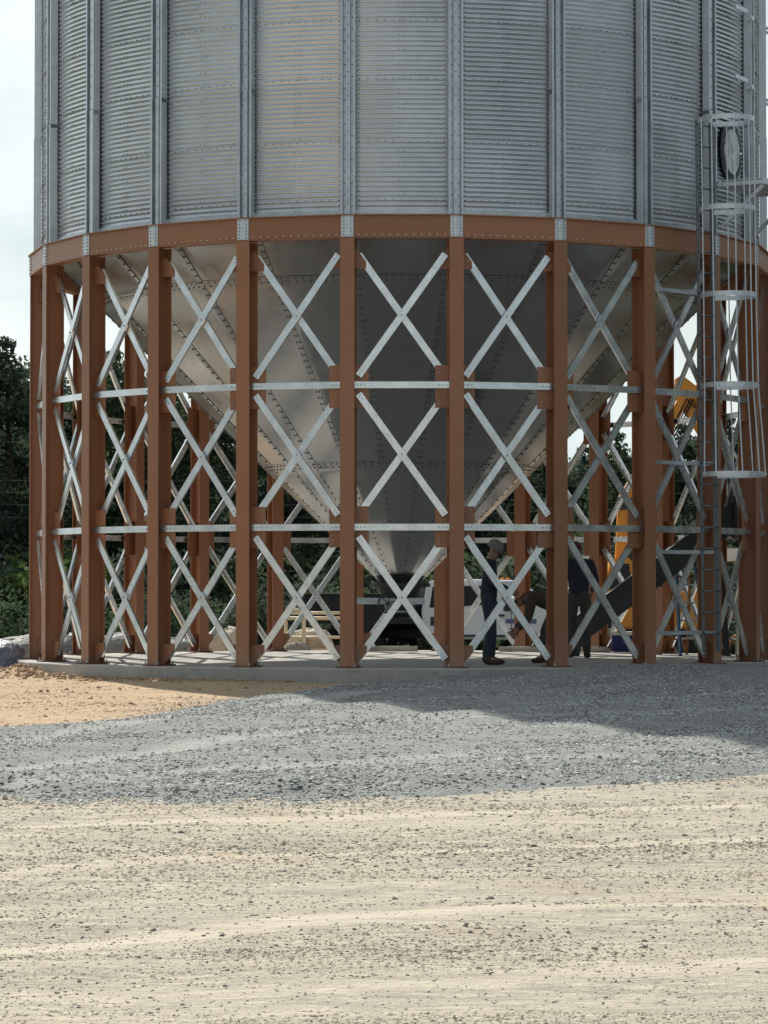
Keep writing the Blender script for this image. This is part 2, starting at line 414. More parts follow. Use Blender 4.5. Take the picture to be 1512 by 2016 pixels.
TRK = [[(0,1478),(300,1440),(560,1400),(760,1378)], [(0,1530),(400,1480),(800,1440),(1200,1420),(1600,1398)], [(60,1560),(600,1520),(1000,1490),(1600,1450)], [(420,1550),(900,1520),(1600,1494)],
       [(-50,1625),(700,1606),(1600,1580)], [(-50,1710),(800,1668),(1600,1640)], [(-50,1868),(500,1820),(1000,1790),(1600,1770)], [(-50,1950),(900,1925),(1600,1890)]]
def gpt(px, py, z=-.26):
    v = (1008-py)/FPX; c, s_ = math.cos(PIT), math.sin(PIT); t = (z-HCAM)/(s_+v*c)
    return XC+(px-756)/FPX*t, t*(c-v*s_)
def tracks(x, d):
    m = np.zeros_like(x)
    for j, tr in enumerate(TRK):
        w = .17 if j < 4 else .12
        q = [gpt(*p) for p in tr]
        for (xa, da), (xb, db) in zip(q[:-1], q[1:]):
            L2 = (xb-xa)**2+(db-da)**2; t = np.clip(((x-xa)*(xb-xa)+(d-da)*(db-da))/L2, 0, 1)
            e = np.hypot(x-xa-t*(xb-xa), d-da-t*(db-da))+.12*fbm(x, d, 1.1, 61)
            m = np.maximum(m, np.exp(-(e/w)**4)*(1 if j < 4 else .8))
    return m*(.55+.9*np.clip(fbm(x, d, .8, 63)+.3, 0, 1))
me = grid_mesh("ground", X, Y, Z)
at = me.color_attributes.new('zone', 'FLOAT_COLOR', 'POINT')
dd = Y+DCAM; n1 = fbm(X, dd, 1.2, 21)*1.2
reddish = sst(dd+n1*2, 23, 26)*(1-.25*sst(X, -1, 3))
reddish = reddish*(1-sst(-X+n1, 6.2, 6.8))
reddish = np.maximum(reddish, .35*sst(n1, .15, .4))
grass_and_dim_sides = np.maximum(sst(Y+n1*3, 9, 14), sst(X+n1, 6.0, 7.5)*sst(Y+n1*2, -3, 1))  # second term: dark ground added at right to dim the hopper's reflections
grass_and_dim_sides = np.maximum(grass_and_dim_sides, np.maximum(sst(-X+n1*2, 10.5, 12.5), sst(X+n1*2, 14, 17)))  # unseen ground on both flanks darkened for contrast in the wall's reflections
trk = tracks(X, dd)*(np.abs(X) < 8)
rightg = sst(X+n1, 5.5, 7.5)*sst(dd+n1, 21, 24)*(1-sst(Y, 6, 12))
zc = np.stack([reddish, grass_and_dim_sides, rightg, trk], -1)
at.data.foreach_set('color', zc.astype(np.float32).ravel())
tag(link("ground", me, M_ground), kind='structure')
# gravel drive: a thin sheet of crushed stone laid over the soil, thinning to nothing at its border
hx = np.arange(-7.0, 7.9, .06); hy = np.arange(-28.6, -.5, .06)
X2, Y2 = np.meshgrid(hx, hy); G = zone_gravel(X2, Y2+DCAM)
u = X2*math.cos(R_(58))+(Y2)*math.sin(R_(58)); wv = -X2*math.sin(R_(58))+Y2*math.cos(R_(58))
rut = .045*fbm(u*.22, wv, 2.2, 33)+.028*np.sin(wv*3.1+1.5*fbm(u, wv, .25, 31))
Z2 = hgt(X2, Y2)+np.clip(G*.16, -.02, .080)+rut*sst(G, 0, .6)+.012*fbm(X2, Y2, 9, 34)
inner = np.hypot(X2, Y2) < 6.0
TK2 = tracks(X2, Y2+DCAM); Z2 = Z2-.018*TK2
gk = (G > -.1) & ~inner
me = grid_mesh("gravel", X2, Y2, Z2, gk)
kk = gk[:-1,:-1]|gk[1:,:-1]|gk[:-1,1:]|gk[1:,1:]; um = np.zeros_like(gk)
for i_, j_ in ((0,0),(1,0),(0,1),(1,1)): um[i_:i_+kk.shape[0], j_:j_+kk.shape[1]] |= kk
tv = TK2[um]; at = me.color_attributes.new('sheet', 'FLOAT_COLOR', 'POINT')
at.data.foreach_set('color', np.stack([tv, tv, tv, np.ones_like(tv)], -1).astype(np.float32).ravel())
tag(link("gravel", me, M_gravel), kind='structure')

_g = (1+5**.5)/2
ICO_V = np.array([(-1,_g,0),(1,_g,0),(-1,-_g,0),(1,-_g,0),(0,-1,_g),(0,1,_g),(0,-1,-_g),(0,1,-_g),(_g,0,-1),(_g,0,1),(-_g,0,-1),(-_g,0,1)])/1.9
ICO_F = np.array([(0,11,5),(0,5,1),(0,1,7),(0,7,10),(0,10,11),(1,5,9),(5,11,4),(11,10,2),(10,7,6),(7,1,8),(3,9,4),(3,4,2),(3,2,6),(3,6,8),(3,8,9),(4,9,5),(2,4,11),(6,2,10),(8,6,7),(9,8,1)])
OCT_V = np.array([(1,0,0),(0,1,0),(-1,0,0),(0,-1,0),(0,0,1),(0,0,-1)], float)
OCT_F = np.array([(0,1,4),(1,2,4),(2,3,4),(3,0,4),(1,0,5),(2,1,5),(3,2,5),(0,3,5)])
def scatter(name, x, y, z, size, m, flat=.65, ico=False):
    n = len(x); base, F = (ICO_V, ICO_F) if ico else (OCT_V, OCT_F); nv = len(base)
    v = base[None]*rng.uniform(.72 if ico else .6, 1.2, (n,nv,1)); v[:,:,0] *= rng.uniform(.8, 1.5, (n,1)); v[:,:,2] *= flat*rng.uniform(.7, 1.2, (n,1)); v += rng.normal(0, .07 if ico else .12, v.shape)
    a = rng.uniform(0, 6.28, n); ca, sa = np.cos(a)[:,None], np.sin(a)[:,None]
    xx = v[:,:,0]*ca-v[:,:,1]*sa; yy = v[:,:,0]*sa+v[:,:,1]*ca
    v = np.stack([xx, yy, v[:,:,2]], -1)*size[:,None,None]+np.stack([x, y, z], -1)[:,None]
    f = (F[None]+nv*np.arange(n)[:,None,None]).reshape(-1, 3)
    return link(name, raw_mesh(name, v.reshape(-1,3), f, False), m)
def gz(x, y):
    G = zone_gravel(x, y+DCAM); u = x*math.cos(R_(58))+y*math.sin(R_(58)); w_ = -x*math.sin(R_(58))+y*math.cos(R_(58))
    return hgt(x, y)+np.where(G > 0, np.clip(G*.16, -.02, .080)+(.045*fbm(u*.22, w_, 2.2, 33)+.028*np.sin(w_*3.1+1.5*fbm(u, w_, .25, 31)))*sst(G, 0, .6), 0)
# crushed stone chips
n = 260000; x = rng.uniform(-6.2, 6.4, n); d = 18.2+(41-18.2)*rng.uniform(0, 1, n)**1.25
G = zone_gravel(x, d); u = x*math.cos(R_(58))+d*math.sin(R_(58)); wv = -x*math.sin(R_(58))+d*math.cos(R_(58))
dens = .22+.70*sst(fbm(u*.2, wv, 1.6, 33)+.25*fbm(x, d, .5, 3), -.08, .12)
dens = dens*(1-.75*tracks(x, d))
k = (G > -.02-.26*rng.exponential(1, n)) & (rng.random(n) < dens) & (np.hypot(x, d-DCAM) > 6.02) & (np.abs(x-XC) < .16*d)
x, d = x[k], d[k]; sz = rng.uniform(.006, .019, len(x))*np.where(rng.random(len(x)) < .06, 1.5, 1)
o = scatter("gravel_chips", x, d-DCAM, gz(x, d-DCAM)+sz*.08, sz, M_stone, .42)
tag(o, "loose blue-grey crushed stone chips covering the gravel drive", "gravel", kind='stuff')
# stones strewn over the sand
n = 130000; d = 8.6+13.5*rng.uniform(0, 1, n)**1.3; x = XC+rng.uniform(-.15, .15, n)*d
dn = sst(fbm(x*.35, d, .9, 41)+.2*fbm(x, d, .4, 43), -.05, .18)+1.3*np.exp(-((d-11.6-.1*x)/1.1)**2)*sst(fbm(x*.4, d, 1.4, 47), -.12, .1)
k = (zone_gravel(x, d) < 0) & (rng.random(n) < (.07+.42*dn)*(1-.6*tracks(x, d))); x, d = x[k], d[k]
sz = .0018+.0075*rng.random(len(x))**3.2+np.where(rng.random(len(x)) < .02, rng.uniform(.003, .011, len(x)), 0)
sz *= np.clip(d/13, .75, 1.4)
o = scatter("loose_stones", x, d-DCAM, hgt(x, d-DCAM)-sz*.05, sz, M_loose, .7, True)
tag(o, "small dark stones strewn over the pale sand foreground", "stones", kind='stuff')
# clods along the pad on the left
n = 2600; a = R_(-80)+R_(66)*rng.random(n)**1.6; rr = 6.02+np.abs(rng.normal(0, .28, n))*(1.4-.6*(a-R_(-80))/R_(66)); x = rr*np.sin(a); y = -rr*np.cos(a)
x2 = rng.uniform(-6.2, -1, 500); y2 = rng.uniform(-19, -6, 500); k = (zone_gravel(x2, y2+DCAM) < -.2) & (np.hypot(x2, y2) > 6.3)
k &= fbm(x2*.5, y2, .9, 51) > .03
x = np.r_[x, x2[k]]; y = np.r_[y, y2[k]]; sz = .006+.034*rng.random(len(x))**3.5
M_clod = mat("dirt_clod", rough=.95, spec=.1, island=[(.36,.25,.16),(.44,.31,.20),(.30,.21,.14)])
tag(scatter("dirt_clods", x, y, hgt(x, y)+sz*.2, sz, M_clod, .7, True), "brown dirt clods heaped along the concrete pad edge", "dirt clods", kind='stuff')

# crumbs of dry soil that roughen the bare ground
n = 330000; d = 8.4+35*rng.uniform(0, 1, n)**1.9; x = XC+rng.uniform(-.16, .16, n)*d
dn = sst(fbm(x*.3, d, 1.3, 71)+.5*fbm(x*.35, d, 5, 73), -.06, .16)
k = (zone_gravel(x, d) < .05) & (rng.random(n) < (.03+.46*dn)*(1-.7*tracks(x, d))) & (np.hypot(x, d-DCAM) > 6.05) & (d < 43.5)
x, d = x[k], d[k]; sz = (.003+.011*rng.random(len(x))**2.5)*np.clip(d/14, .7, 1.7)
n1_ = fbm(x, d, 1.2, 21)*1.2; rd = sst(d+n1_*2, 23, 26) > .5
M_crumb = mat("soil_crumb", rough=.95, spec=.1, island=[(.36,.315,.245),(.50,.44,.345),(.60,.53,.415)])
M_crumb2 = mat("red_soil_crumb", rough=.95, spec=.1, island=[(.38,.275,.18),(.47,.35,.235),(.54,.41,.28)])
for q_, m_, nm, lb in ((~rd, M_crumb, "soil_crumbs", "dry sandy crumbs roughening the pale ground in front of the gravel"), (rd, M_crumb2, "red_soil_crumbs", "reddish sandy crumbs on the fill beside the pad")):
    tag(scatter(nm, x[q_], d[q_]-DCAM, hgt(x[q_], d[q_]-DCAM)+sz[q_]*.05, sz[q_], m_, .5), lb, "soil", kind='stuff')

# ------------------------------------------------------------------ concrete pad
NS = 24; ST = 2*math.pi/NS; TH0 = .12976; RS = 5.8
def cang(k): return TH0+ST*k
def fr(a):   # radial normal, tangent
    return Vector((math.sin(a), -math.cos(a), 0)), Vector((math.cos(a), math.sin(a), 0))
b = MB(); RP = 6.03
ring = [(fr(cang(k))[0]*RP) for k in range(NS)]
ch = .015
lv = [(RP, -.75), (RP, -ch), (RP-ch, 0)]
vs = []; fs = []
for rad, z in lv:
    for k in range(NS): q = fr(cang(k))[0]*rad; vs.append((q.x, q.y, z))
for i in range(2):
    for k in range(NS): k2 = (k+1) % NS; fs.append((i*NS+k, i*NS+k2, (i+1)*NS+k2, (i+1)*NS+k))
fs.append(tuple(range(2*NS, 3*NS)))
b.add(vs, fs)
tag(b.build("concrete_pad", M_conc), kind='structure')

# ------------------------------------------------------------------ the silo
silo = empty("grain_silo", (0,0,0), "huge corrugated galvanized grain silo on brown steel legs with cone hopper beneath", "silo")
ZB, ZT = 5.945, 6.270
# corrugated wall
PITCH, AMP, RW, ZW0, ZW1 = .0676, .0125, 5.615, 6.285, 10.4
nz_ = int((ZW1-ZW0)/PITCH*8); na = NS*8
zz = np.linspace(ZW0, ZW1, nz_+1); aa = np.linspace(0, 2*math.pi, na+1)+cang(0)
A_, Zg = np.meshgrid(aa, zz)
# sheet lap steps: each 0.83 m course sits 2 mm outside the one below
course = np.floor((Zg-6.50)/.832)
Rg = RW+AMP*np.cos((Zg-ZW0)/PITCH*2*math.pi)*sst(Zg, ZW0+.05, ZW0+.08)-.002*(np.mod((Zg-6.50)/.832, 1.0) < .03)
me = grid_mesh("corrugated_wall", Rg*np.sin(A_), -Rg*np.cos(A_), Zg)
fi = np.floor((A_-cang(0))/ST*1.0+ .5)      # sheets break in the middle of a bay
def hsh(a, b_, s): return np.mod(np.sin(a*12.9898+b_*78.233+s*37.7)*43758.5453, 1.0)
sh1 = .93+.14*hsh(np.floor((fi+course)/1.0), course, 1)
sh2 = np.where(hsh(fi, course, 5) > .78, .35*hsh(fi, course, 9), 0)
at = me.color_attributes.new('sheet', 'FLOAT_COLOR', 'POINT')
at.data.foreach_set('color', np.stack([sh1, sh2, sh1, np.ones_like(sh1)], -1).astype(np.float32).ravel())
o = link("corrugated_wall", me, M_wall); o.parent = silo
b = MB()
b.lathe([(RW, ZW1), (RW, 23.0), (RW+.25, 23.0), (.6, 26.0), (.6, 26.3), (0.01, 26.45)], n=96)
b.build("upper_wall", M_stif, silo)
# flashing at the foot of the wall, standing on the ring beam
b = MB(); b.lathe([(RW+.02, ZT+.004), (RW+.024, ZT+.075), (RW-.005, ZT+.085)], n=96)
b.build("foot_flashing", M_stif, silo)
# wall bolts
b = MB()
for k in range(NS):
    a0 = cang(k)
    if math.cos(a0+ST/2) < -.15: continue
    for c in range(5):
        z = 6.50+.832*c
        if z > 10.2: continue
        zc = ZW0+PITCH*round((z-ZW0)/PITCH)
        for j in range(11):
            a = a0+ST*(.1+.8*j/10); n_, t_ = fr(a); p = n_*(RW+AMP); b.bolt((p.x, p.y, zc), n_, .008, .010, 5)
    for i in range(int(4.0/PITCH)):
        z = ZW0+PITCH*(i+1)
        for s in (-1, 1):
            a = a0+s*ST*.092; n_, t_ = fr(a); p = n_*(RW+AMP-.002); b.bolt((p.x, p.y, z), n_, .008, .010, 5)
        if i % 3 == 0:
            for s in (-.025, .025):
                a = a0+ST*.5+s*ST; n_, t_ = fr(a); p = n_*(RW+AMP-.001); b.bolt((p.x, p.y, z), n_, .007, .008, 5)
o = b.build("wall_bolt", M_boltd, silo); o['kind'] = 'stuff'
# stiffeners: pressed profile with two outer lips, two troughs and a middle rib
prof = [(-.104,5.628),(-.104,5.742),(-.073,5.742),(-.068,5.672),(-.036,5.672),(-.030,5.715),(.030,5.715),(.036,5.672),(.068,5.672),(.073,5.742),(.104,5.742),(.104,5.628)]
th_ = .004
inner_p = [(-.100,5.628),(-.100,5.738),(-.077,5.738),(-.072,5.668),(-.034,5.668),(-.027,5.711),(.027,5.711),(.034,5.668),(.072,5.668),(.077,5.738),(.100,5.738),(.100,5.628)]
pts = prof+inner_p[::-1]
def stiff_mesh():
    b = MB(); k = len(pts)
    for z0, z1, off in ((ZT+.006, 8.08, .0065), (8.02, 11.9, 0.0), (11.905, 22.9, .0065)):
        vs = [(x, -(r+off), z) for z in (z0, z1) for x, r in pts]
        fs = [(i, (i+1) % k, k+(i+1) % k, k+i) for i in range(k)]
        m_ = len(prof)
        fs += [(i, i+1, k-2-i, k-1-i) for i in range(m_-1)]+[(k+i, k+k-1-i, k+k-2-i, k+i+1) for i in range(m_-1)]
        b.add(vs, fs)
    z = ZT+.12
    while z < 10.2:
        for x in (-.052, .052): b.bolt((x, -5.672, z), (0,-1,0), .009, .010, 6, 1)
        b.bolt((0, -5.715, z+.06), (0,-1,0), .008, .008, 6, 1)
        z += .165
    return b
st0 = stiff_mesh().build("stiffener", [M_stif, M_boltd], silo)
for k in range(NS):
    o = st0 if k == 0 else st0.copy()
    if k: C.objects.link(o)
    o.parent = silo; o.rotation_euler = (0, 0, cang(k))
# columns: brown H sections with base plate; ring beam segments with galvanized splice plates
def gus_polys():
    w = .739
    top = [(w-.004,5.80),(.62,5.80),(.495,5.63),(.495,5.53),(w-.004,5.53)]
    m1 = [(w-.004,4.19),(.46,4.19),(.46,3.60),(w-.004,3.60)]
    m2 = [(w-.004,2.235),(.46,2.235),(.46,1.665),(w-.004,1.665)]
    ba = [(w-.004,.31),(.485,.31),(.485,.215),(.64,.025),(w-.004,.025)]
    return [top, m1, m2, ba]
RC = 5.66; APB = RC*math.cos(ST/2)
hb = Matrix.Rotation(ST/2, 3, 'Z'); hb_ = Matrix.Rotation(-ST/2, 3, 'Z')
def col_mesh():
    b = MB(); w = .1
    for y0, y1, x0, x1 in ((-5.800,-5.784,-w,w),(-5.536,-5.520,-w,w),(-5.784,-5.536,-.006,.006)):
        b.box(((x0+x1)/2, (y0+y1)/2, (ZB-.003+.022)/2), (x1-x0, y1-y0, ZB-.003-.022))
    return b
def base_mesh():
    b = MB(); b.box((0, -5.66, .0125), (.30, .40, .019))
    for x in (-.115, .115):
        for y in (-5.50, -5.82):
            b.bolt((x, y, .022), (0,0,1), .020, .018, 6, 1); b.tube([(x, y, .03), (x, y, .065)], .011, 6, 1)
    return b
def gus_mesh(poly, side):
    """gusset welded to the web, lying in the plane of the bay beside the column (bay frame turned by half a step)"""
    b = MB(); rot = hb if side > 0 else hb_
    # bay frame: its centre lies at +half step (side>0); the column is at local x=-w there
    vs = []
    for yy in (-APB-.005, -APB+.005):
        for x, z in poly: vs.append(rot @ Vector((-x*side, yy, z)))
    k = len(poly)
    b.add(vs, [tuple(range(k)), tuple(range(k, 2*k))]+[(i, (i+1) % k, k+(i+1) % k, k+i) for i in range(k)])
    xs = [p[0] for p in poly]; zs = [p[1] for p in poly]; x_in = min(xs)
    nrm = rot @ Vector((0,-1,0))
    for z in ([min(zs)+.05, min(zs)+.10, max(zs)-.05, max(zs)-.10] if max(zs)-min(zs) > .4 else [sum(zs)/len(zs)]):
        b.bolt(rot @ Vector((-(x_in+.05)*side, -APB-.005, z)), nrm, .010, .010, 6, 1)
    return b
cm = col_mesh().build("column", M_paint); bm0 = base_mesh().build("base_plate", [M_base, M_bolt])
gm = {(s, i): gus_mesh(p, s).build("gusset_plate", [M_paint, M_bolt]) for s in (-1, 1) for i, p in enumerate(gus_polys())}
def ring_mesh():
    b = MB(); h = ST/2; ap0 = RS*math.cos(h)
    def seg(r0, r1, z0, z1):   # a straight bar mitred at the columns; radii given at the vertices
        vs = []
        for z in (z0, z1):
            for r in (r0, r1):
                for s in (-1, 1): vs.append((r*math.sin(s*h*.9995), -r*math.cos(s*h*.9995), z))
        b.add(vs, [(0,1,3,2),(4,6,7,5),(0,4,5,1),(2,3,7,6),(0,2,6,4),(1,5,7,3)])
    seg(RS-.014, RS, ZB+.014, ZT-.014)
    seg(RS-.20, RS+.035, ZT-.014, ZT)
    seg(RS-.20, RS+.014, ZB, ZB+.014)
    seg(RS-.20, RS-.186, ZB+.014, ZT-.014)
    for j in range(12):
        x = -.60+1.2*(j/11); b.bolt((x, -ap0, ZB+.045), (0,-1,0), .0095, .009, 6, 1)
        b.bolt((x, -(ap0-.05+.05), ZT), (0,0,1), .011, .012, 6, 2)
    return b
def splice_mesh():
    b = MB(); n_ = Vector((0,-1,0))
    for s in (-1, 1):   # bent plate following both bays
        rot = Matrix.Rotation(s*ST/2, 3, 'Z'); ap0 = RS*math.cos(ST/2); hw = RS*math.sin(ST/2)
        x0, x1 = -s*hw, -s*(hw-.085)
        lo, hi = ZB+.016, ZT-.016
        vs = [rot @ Vector((x, y, z)) for z in (lo, hi) for y in (-ap0-.001, -ap0-.011) for x in (x0, x1)]
        b.add(vs, [(0,1,3,2),(4,6,7,5),(0,4,5,1),(2,3,7,6),(0,2,6,4),(1,5,7,3)])
        for i in range(6):
            p = rot @ Vector((-s*(hw-.050), -ap0-.011, lo+.025+(hi-lo-.05)*i/5)); b.bolt(p, rot @ n_, .0135, .012, 6, 1)
    return b
rm = ring_mesh().build("ring_beam", [M_paint, M_boltl, M_bolt]); sm = splice_mesh().build("splice_plate", [M_hoop, M_bolt])
def inst(src, name, parent, rz, first):
    if first: o = src
    else: o = src.copy(); C.objects.link(o)
    o.parent = parent; o.rotation_euler = (0, 0, rz); return o
order = sorted(range(NS), key=lambda k: -math.cos(cang(k)))
used = set(); rest_g = []; ngus = 0
for k in order:
    c = inst(cm, "column", silo, cang(k), 'c' not in used); used.add('c')
    inst(bm0, "base_plate", c, 0, 'b' not in used); used.add('b')
    for s in (-1, 1):
        for i in range(4):
            if ngus < 100:
                inst(gm[(s, i)], "gusset_plate", c, 0, (s, i) not in used); used.add((s, i)); ngus += 1
            else: rest_g.append((cang(k), s, i))
    r = inst(rm, "ring_beam", silo, cang(k)+ST/2, 'r' not in used); used.add('r')
    inst(sm, "splice_plate", r, -ST/2, 's' not in used); used.add('s')
def merge(lst, name, mats, parent):
    v = []; f = []; mi = []
    for me, a in lst:
        M = Matrix.Rotation(a, 3, 'Z'); o = len(v)
        v += [M @ q.co for q in me.vertices]
        for p in me.polygons: f.append(tuple(i+o for i in p.vertices)); mi.append(p.material_index)
    b = MB(); b.v = [tuple(q) for q in v]; b.f = f; b.m = mi
    o = b.build(name, mats, parent); o['kind'] = 'stuff'; return o
merge([(gm[(s, i)].data, a) for a, s, i in rest_g], "gusset_plate", [M_paint, M_bolt], silo)
# diagonal braces and cross bars: channels, built in the bay frame
def channel(b, p0, p1, off, w, legdir, t=.004, leg=.036, bolts=(), bend=0):
    p0 = Vector((p0[0], 0, p0[1])); p1 = Vector((p1[0], 0, p1[1])); d = (p1-p0).normalized(); q = Vector((-d.z, 0, d.x))
    y = -APB-off
    l = leg*legdir   # legdir>0 : legs point inwards (+y)
    tt = t*legdir
    prof = [(-w/2, 0), (w/2, 0), (w/2, l), (w/2-t, l), (w/2-t, tt), (-w/2+t, tt), (-w/2+t, l), (-w/2, l)]
    vs = []
    for p in (p0, p1):
        for a, c in prof: vs.append(p+q*a+Vector((0, y+c, 0)))
    k = 8
    fs = [(i, (i+1) % k, k+(i+1) % k, k+i) for i in range(k)]+[(0,1,4,5),(1,2,3,4),(0,5,6,7),(8,13,12,9),(9,12,11,10),(8,15,14,13)]
    b.add(vs, fs)
    Ln = (p1-p0).length
    for s in bolts:
        for c in (p0+d*(.03+.05*s), p1-d*(.03+.05*s)):
            b.bolt(c+Vector((0, y-.0, 0)), (0,-1,0), .010, .010, 6, 1)
W_ = .60
tiers = [((-W_,4.04),(W_,5.73),(-W_,5.73),(W_,4.04)), ((-W_,3.79),(W_,2.115),(-W_,2.115),(W_,3.79)), ((-W_,1.815),(W_,.125),(-W_,.125),(W_,1.815))]
bmeshes = []
for a0, a1, c0, c1 in tiers:
    b = MB(); channel(b, a0, a1, .046, .094, 1, bolts=(0,1))
    m_ = ((a0[0]+a1[0])/2, (a0[1]+a1[1])/2); b.bolt((m_[0], -APB-.046, m_[1]), (0,-1,0), .013, .012, 6, 1)
    bmeshes.append(b.build("brace", [M_galv, M_bolt]))
    b = MB(); channel(b, c0, c1, -.0105, .094, 1, bolts=()); bmeshes.append(b.build("brace", [M_galv, M_bolt]))
hmeshes = []
for z in (3.915, 1.945):
    b = MB(); channel(b, (-.70, z), (.70, z), .047, .092, 1, bolts=(1, 2, 3)); hmeshes.append(b.build("cross_bar", [M_galv, M_bolt]))
bays = sorted(range(NS), key=lambda k: -math.cos(cang(k)+ST/2))
used = set(); nb = 0; rest_b = []
for k in bays:
    for i, o in enumerate(bmeshes):
        if nb < 100: inst(o, "brace", silo, cang(k)+ST/2, i not in used); used.add(i); nb += 1
        else: rest_b.append((o.data, cang(k)+ST/2))
    for i, o in enumerate(hmeshes):
        inst(o, "cross_bar", silo, cang(k)+ST/2, ('h', i) not in used); used.add(('h', i))
merge(rest_b, "brace", [M_galv, M_bolt], silo)
# hopper cone
def hr(z): return .736+1.03*(z-1.6)
ZH0, ZH1, ZS1, ZS2 = 1.17, 6.20, 2.96, 5.50
na = 192; zz = np.array(sorted(set(list(np.linspace(ZH0, ZH1, 40))+[ZS1-.004, ZS1+.004, ZS2-.004, ZS2+.004])))
aa = np.linspace(0, 2*math.pi, na+1)+cang(0); A_, Zg = np.meshgrid(aa, zz)
tier = (Zg > ZS1).astype(int)+(Zg > ZS2).astype(int)
nseg = np.where(tier == 0, 12, 24); fph = np.mod((A_-cang(0))/(2*math.pi)*nseg, 1.0)
f24 = np.mod((A_-cang(0))/ST, 1.0)-.5
Rg = hr(Zg)*math.cos(ST/2)/np.cos(f24*ST)+.004*(1-tier)
me = grid_mesh("hopper", Rg*np.sin(A_), -Rg*np.cos(A_), Zg)
segi = np.floor((A_-cang(0))/(2*math.pi)*nseg)
s1 = .93+.14*hsh(segi, tier.astype(float), 3); s2 = .35*hsh(segi, tier.astype(float), 7)
at = me.color_attributes.new('sheet', 'FLOAT_COLOR', 'POINT')
at.data.foreach_set('color', np.stack([s1, s2, s1, np.ones_like(s1)], -1).astype(np.float32).ravel())
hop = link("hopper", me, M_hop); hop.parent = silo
b = MB(); seam = MB()
cn = lambda a: (fr(a)[0]*.697-Vector((0,0,.717))).normalized()
def hbolt(a, z, off, r=.0125):
    n_, t_ = fr(a); f_ = ((a-cang(0))/ST) % 1.0-.5; p = n_*(hr(z)*math.cos(ST/2)/math.cos(f_*ST)+.003)+t_*off; b.bolt((p.x, p.y, z), cn(a), r, .010, 5)
for k in range(NS):
    a = cang(k)
    z = 1.28
    while z < 6.1:
        if z > ZS1 or k % 2 == 0 or hr(z) > 1.15:
            for off in ((-.021, .021) if z > ZS1 else (0,)): hbolt(a, z, off)
        z += .085
    lo = ZS1 if k % 2 else ZH0
    n_, t_ = fr(a)
    q0 = n_*(hr(lo)+.001); q1 = n_*(hr(6.15)+.001)
    seam.bar((q0.x, q0.y, lo), (q1.x, q1.y, 6.15), .085, .003, cn(a))
for z in (ZS1, ZS2):
    nb_ = int(2*math.pi*hr(z)/.11)
    for j in range(nb_):
        a = 2*math.pi*j/nb_
        for dz in (-.025, .022): hbolt(a, z+dz, 0)
    pv = [(fr(cang(k))[0]*(hr(zq)+.005), zq) for zq in (z-.05, z+.045) for k in range(NS)]
    seam.add([(q.x, q.y, zq) for q, zq in pv], [(k, (k+1) % NS, NS+(k+1) % NS, NS+k) for k in range(NS)])
o = b.build("hopper_bolt", M_bolth, hop); o['kind'] = 'stuff'
seam.build("lap_seam", M_seam, hop)
# outlet: collar, slide gate frame, hand wheel
b = MB(); b.lathe([(.30, ZH0+.02), (.47, ZH0+.01), (.47, ZH0-.05), (.34, ZH0-.05), (.30, ZH0-.16), (.24, ZH0-.30), (.24, ZH0-.42), (.2, ZH0-.42)], n=28)
b.build("outlet_collar", M_dark, silo)
b = MB()
for y in (-.26, .26): b.bar((-.68, y, .90), (.36, y, .90), .05, .10)
for x in (-.68, .36): b.bar((x, -.235, .90), (x, .235, .90), .05, .10)
b.box((-.15, 0, .875), (.90, .46, .012)); b.box((-.02, 0, .80), (.42, .42, .16), taper=1.15)
gate = b.build("slide_gate", M_stif, silo)
b = MB(); cx, cy, cz = -.19, -.42, .865
b.tube([(cx+.15*math.cos(t), cy, cz+.15*math.sin(t)) for t in np.linspace(0, 2*math.pi, 25)[:-1]], .013, 8, closed=True)
for i in range(3): t = i*math.pi/3+.3; b.tube([(cx-.15*math.cos(t), cy, cz-.15*math.sin(t)), (cx+.15*math.cos(t), cy, cz+.15*math.sin(t))], .009, 6)
b.tube([(cx, cy-.03, cz), (cx, -.2, cz)], .022, 10)
b.build("hand_wheel", M_dark, gate, smooth=False)
# manhole on the wall, right
a = math.asin(.866); n_, t_ = fr(a)
b = MB(); c = n_*(RW+.022); zc = 7.575
poly = [(.275*math.cos(t), .335*math.sin(t)) for t in np.linspace(0, 2*math.pi, 33)[:-1]]
b.prism([(x*1.36, y*1.36) for x, y in poly], (c.x, c.y, zc), t_, (0,0,1), n_*.02, 0)
c = n_*(RW+.043)
b.prism(poly, (c.x, c.y, zc), t_, (0,0,1), n_*.018, 1)
M_door = mat("door_skin", (.80,.80,.78), .6, .0, noise=[(5,(.50,.50,.49),.45,.6),(3.3,(.55,.20,.08),.66,.70)])
c2 = n_*(RW+.062)
for x, y in ((-.27,.1),(-.27,-.1),(.26,0),(0,.33),(0,-.33)):
    q = c2+t_*x; b.box((q.x, q.y, zc+y), (.05, .05, .03), Matrix.Rotation(a, 3, 'Z'), 2)
o = b.build("manhole_door", [M_dark, M_door, M_galv], silo)

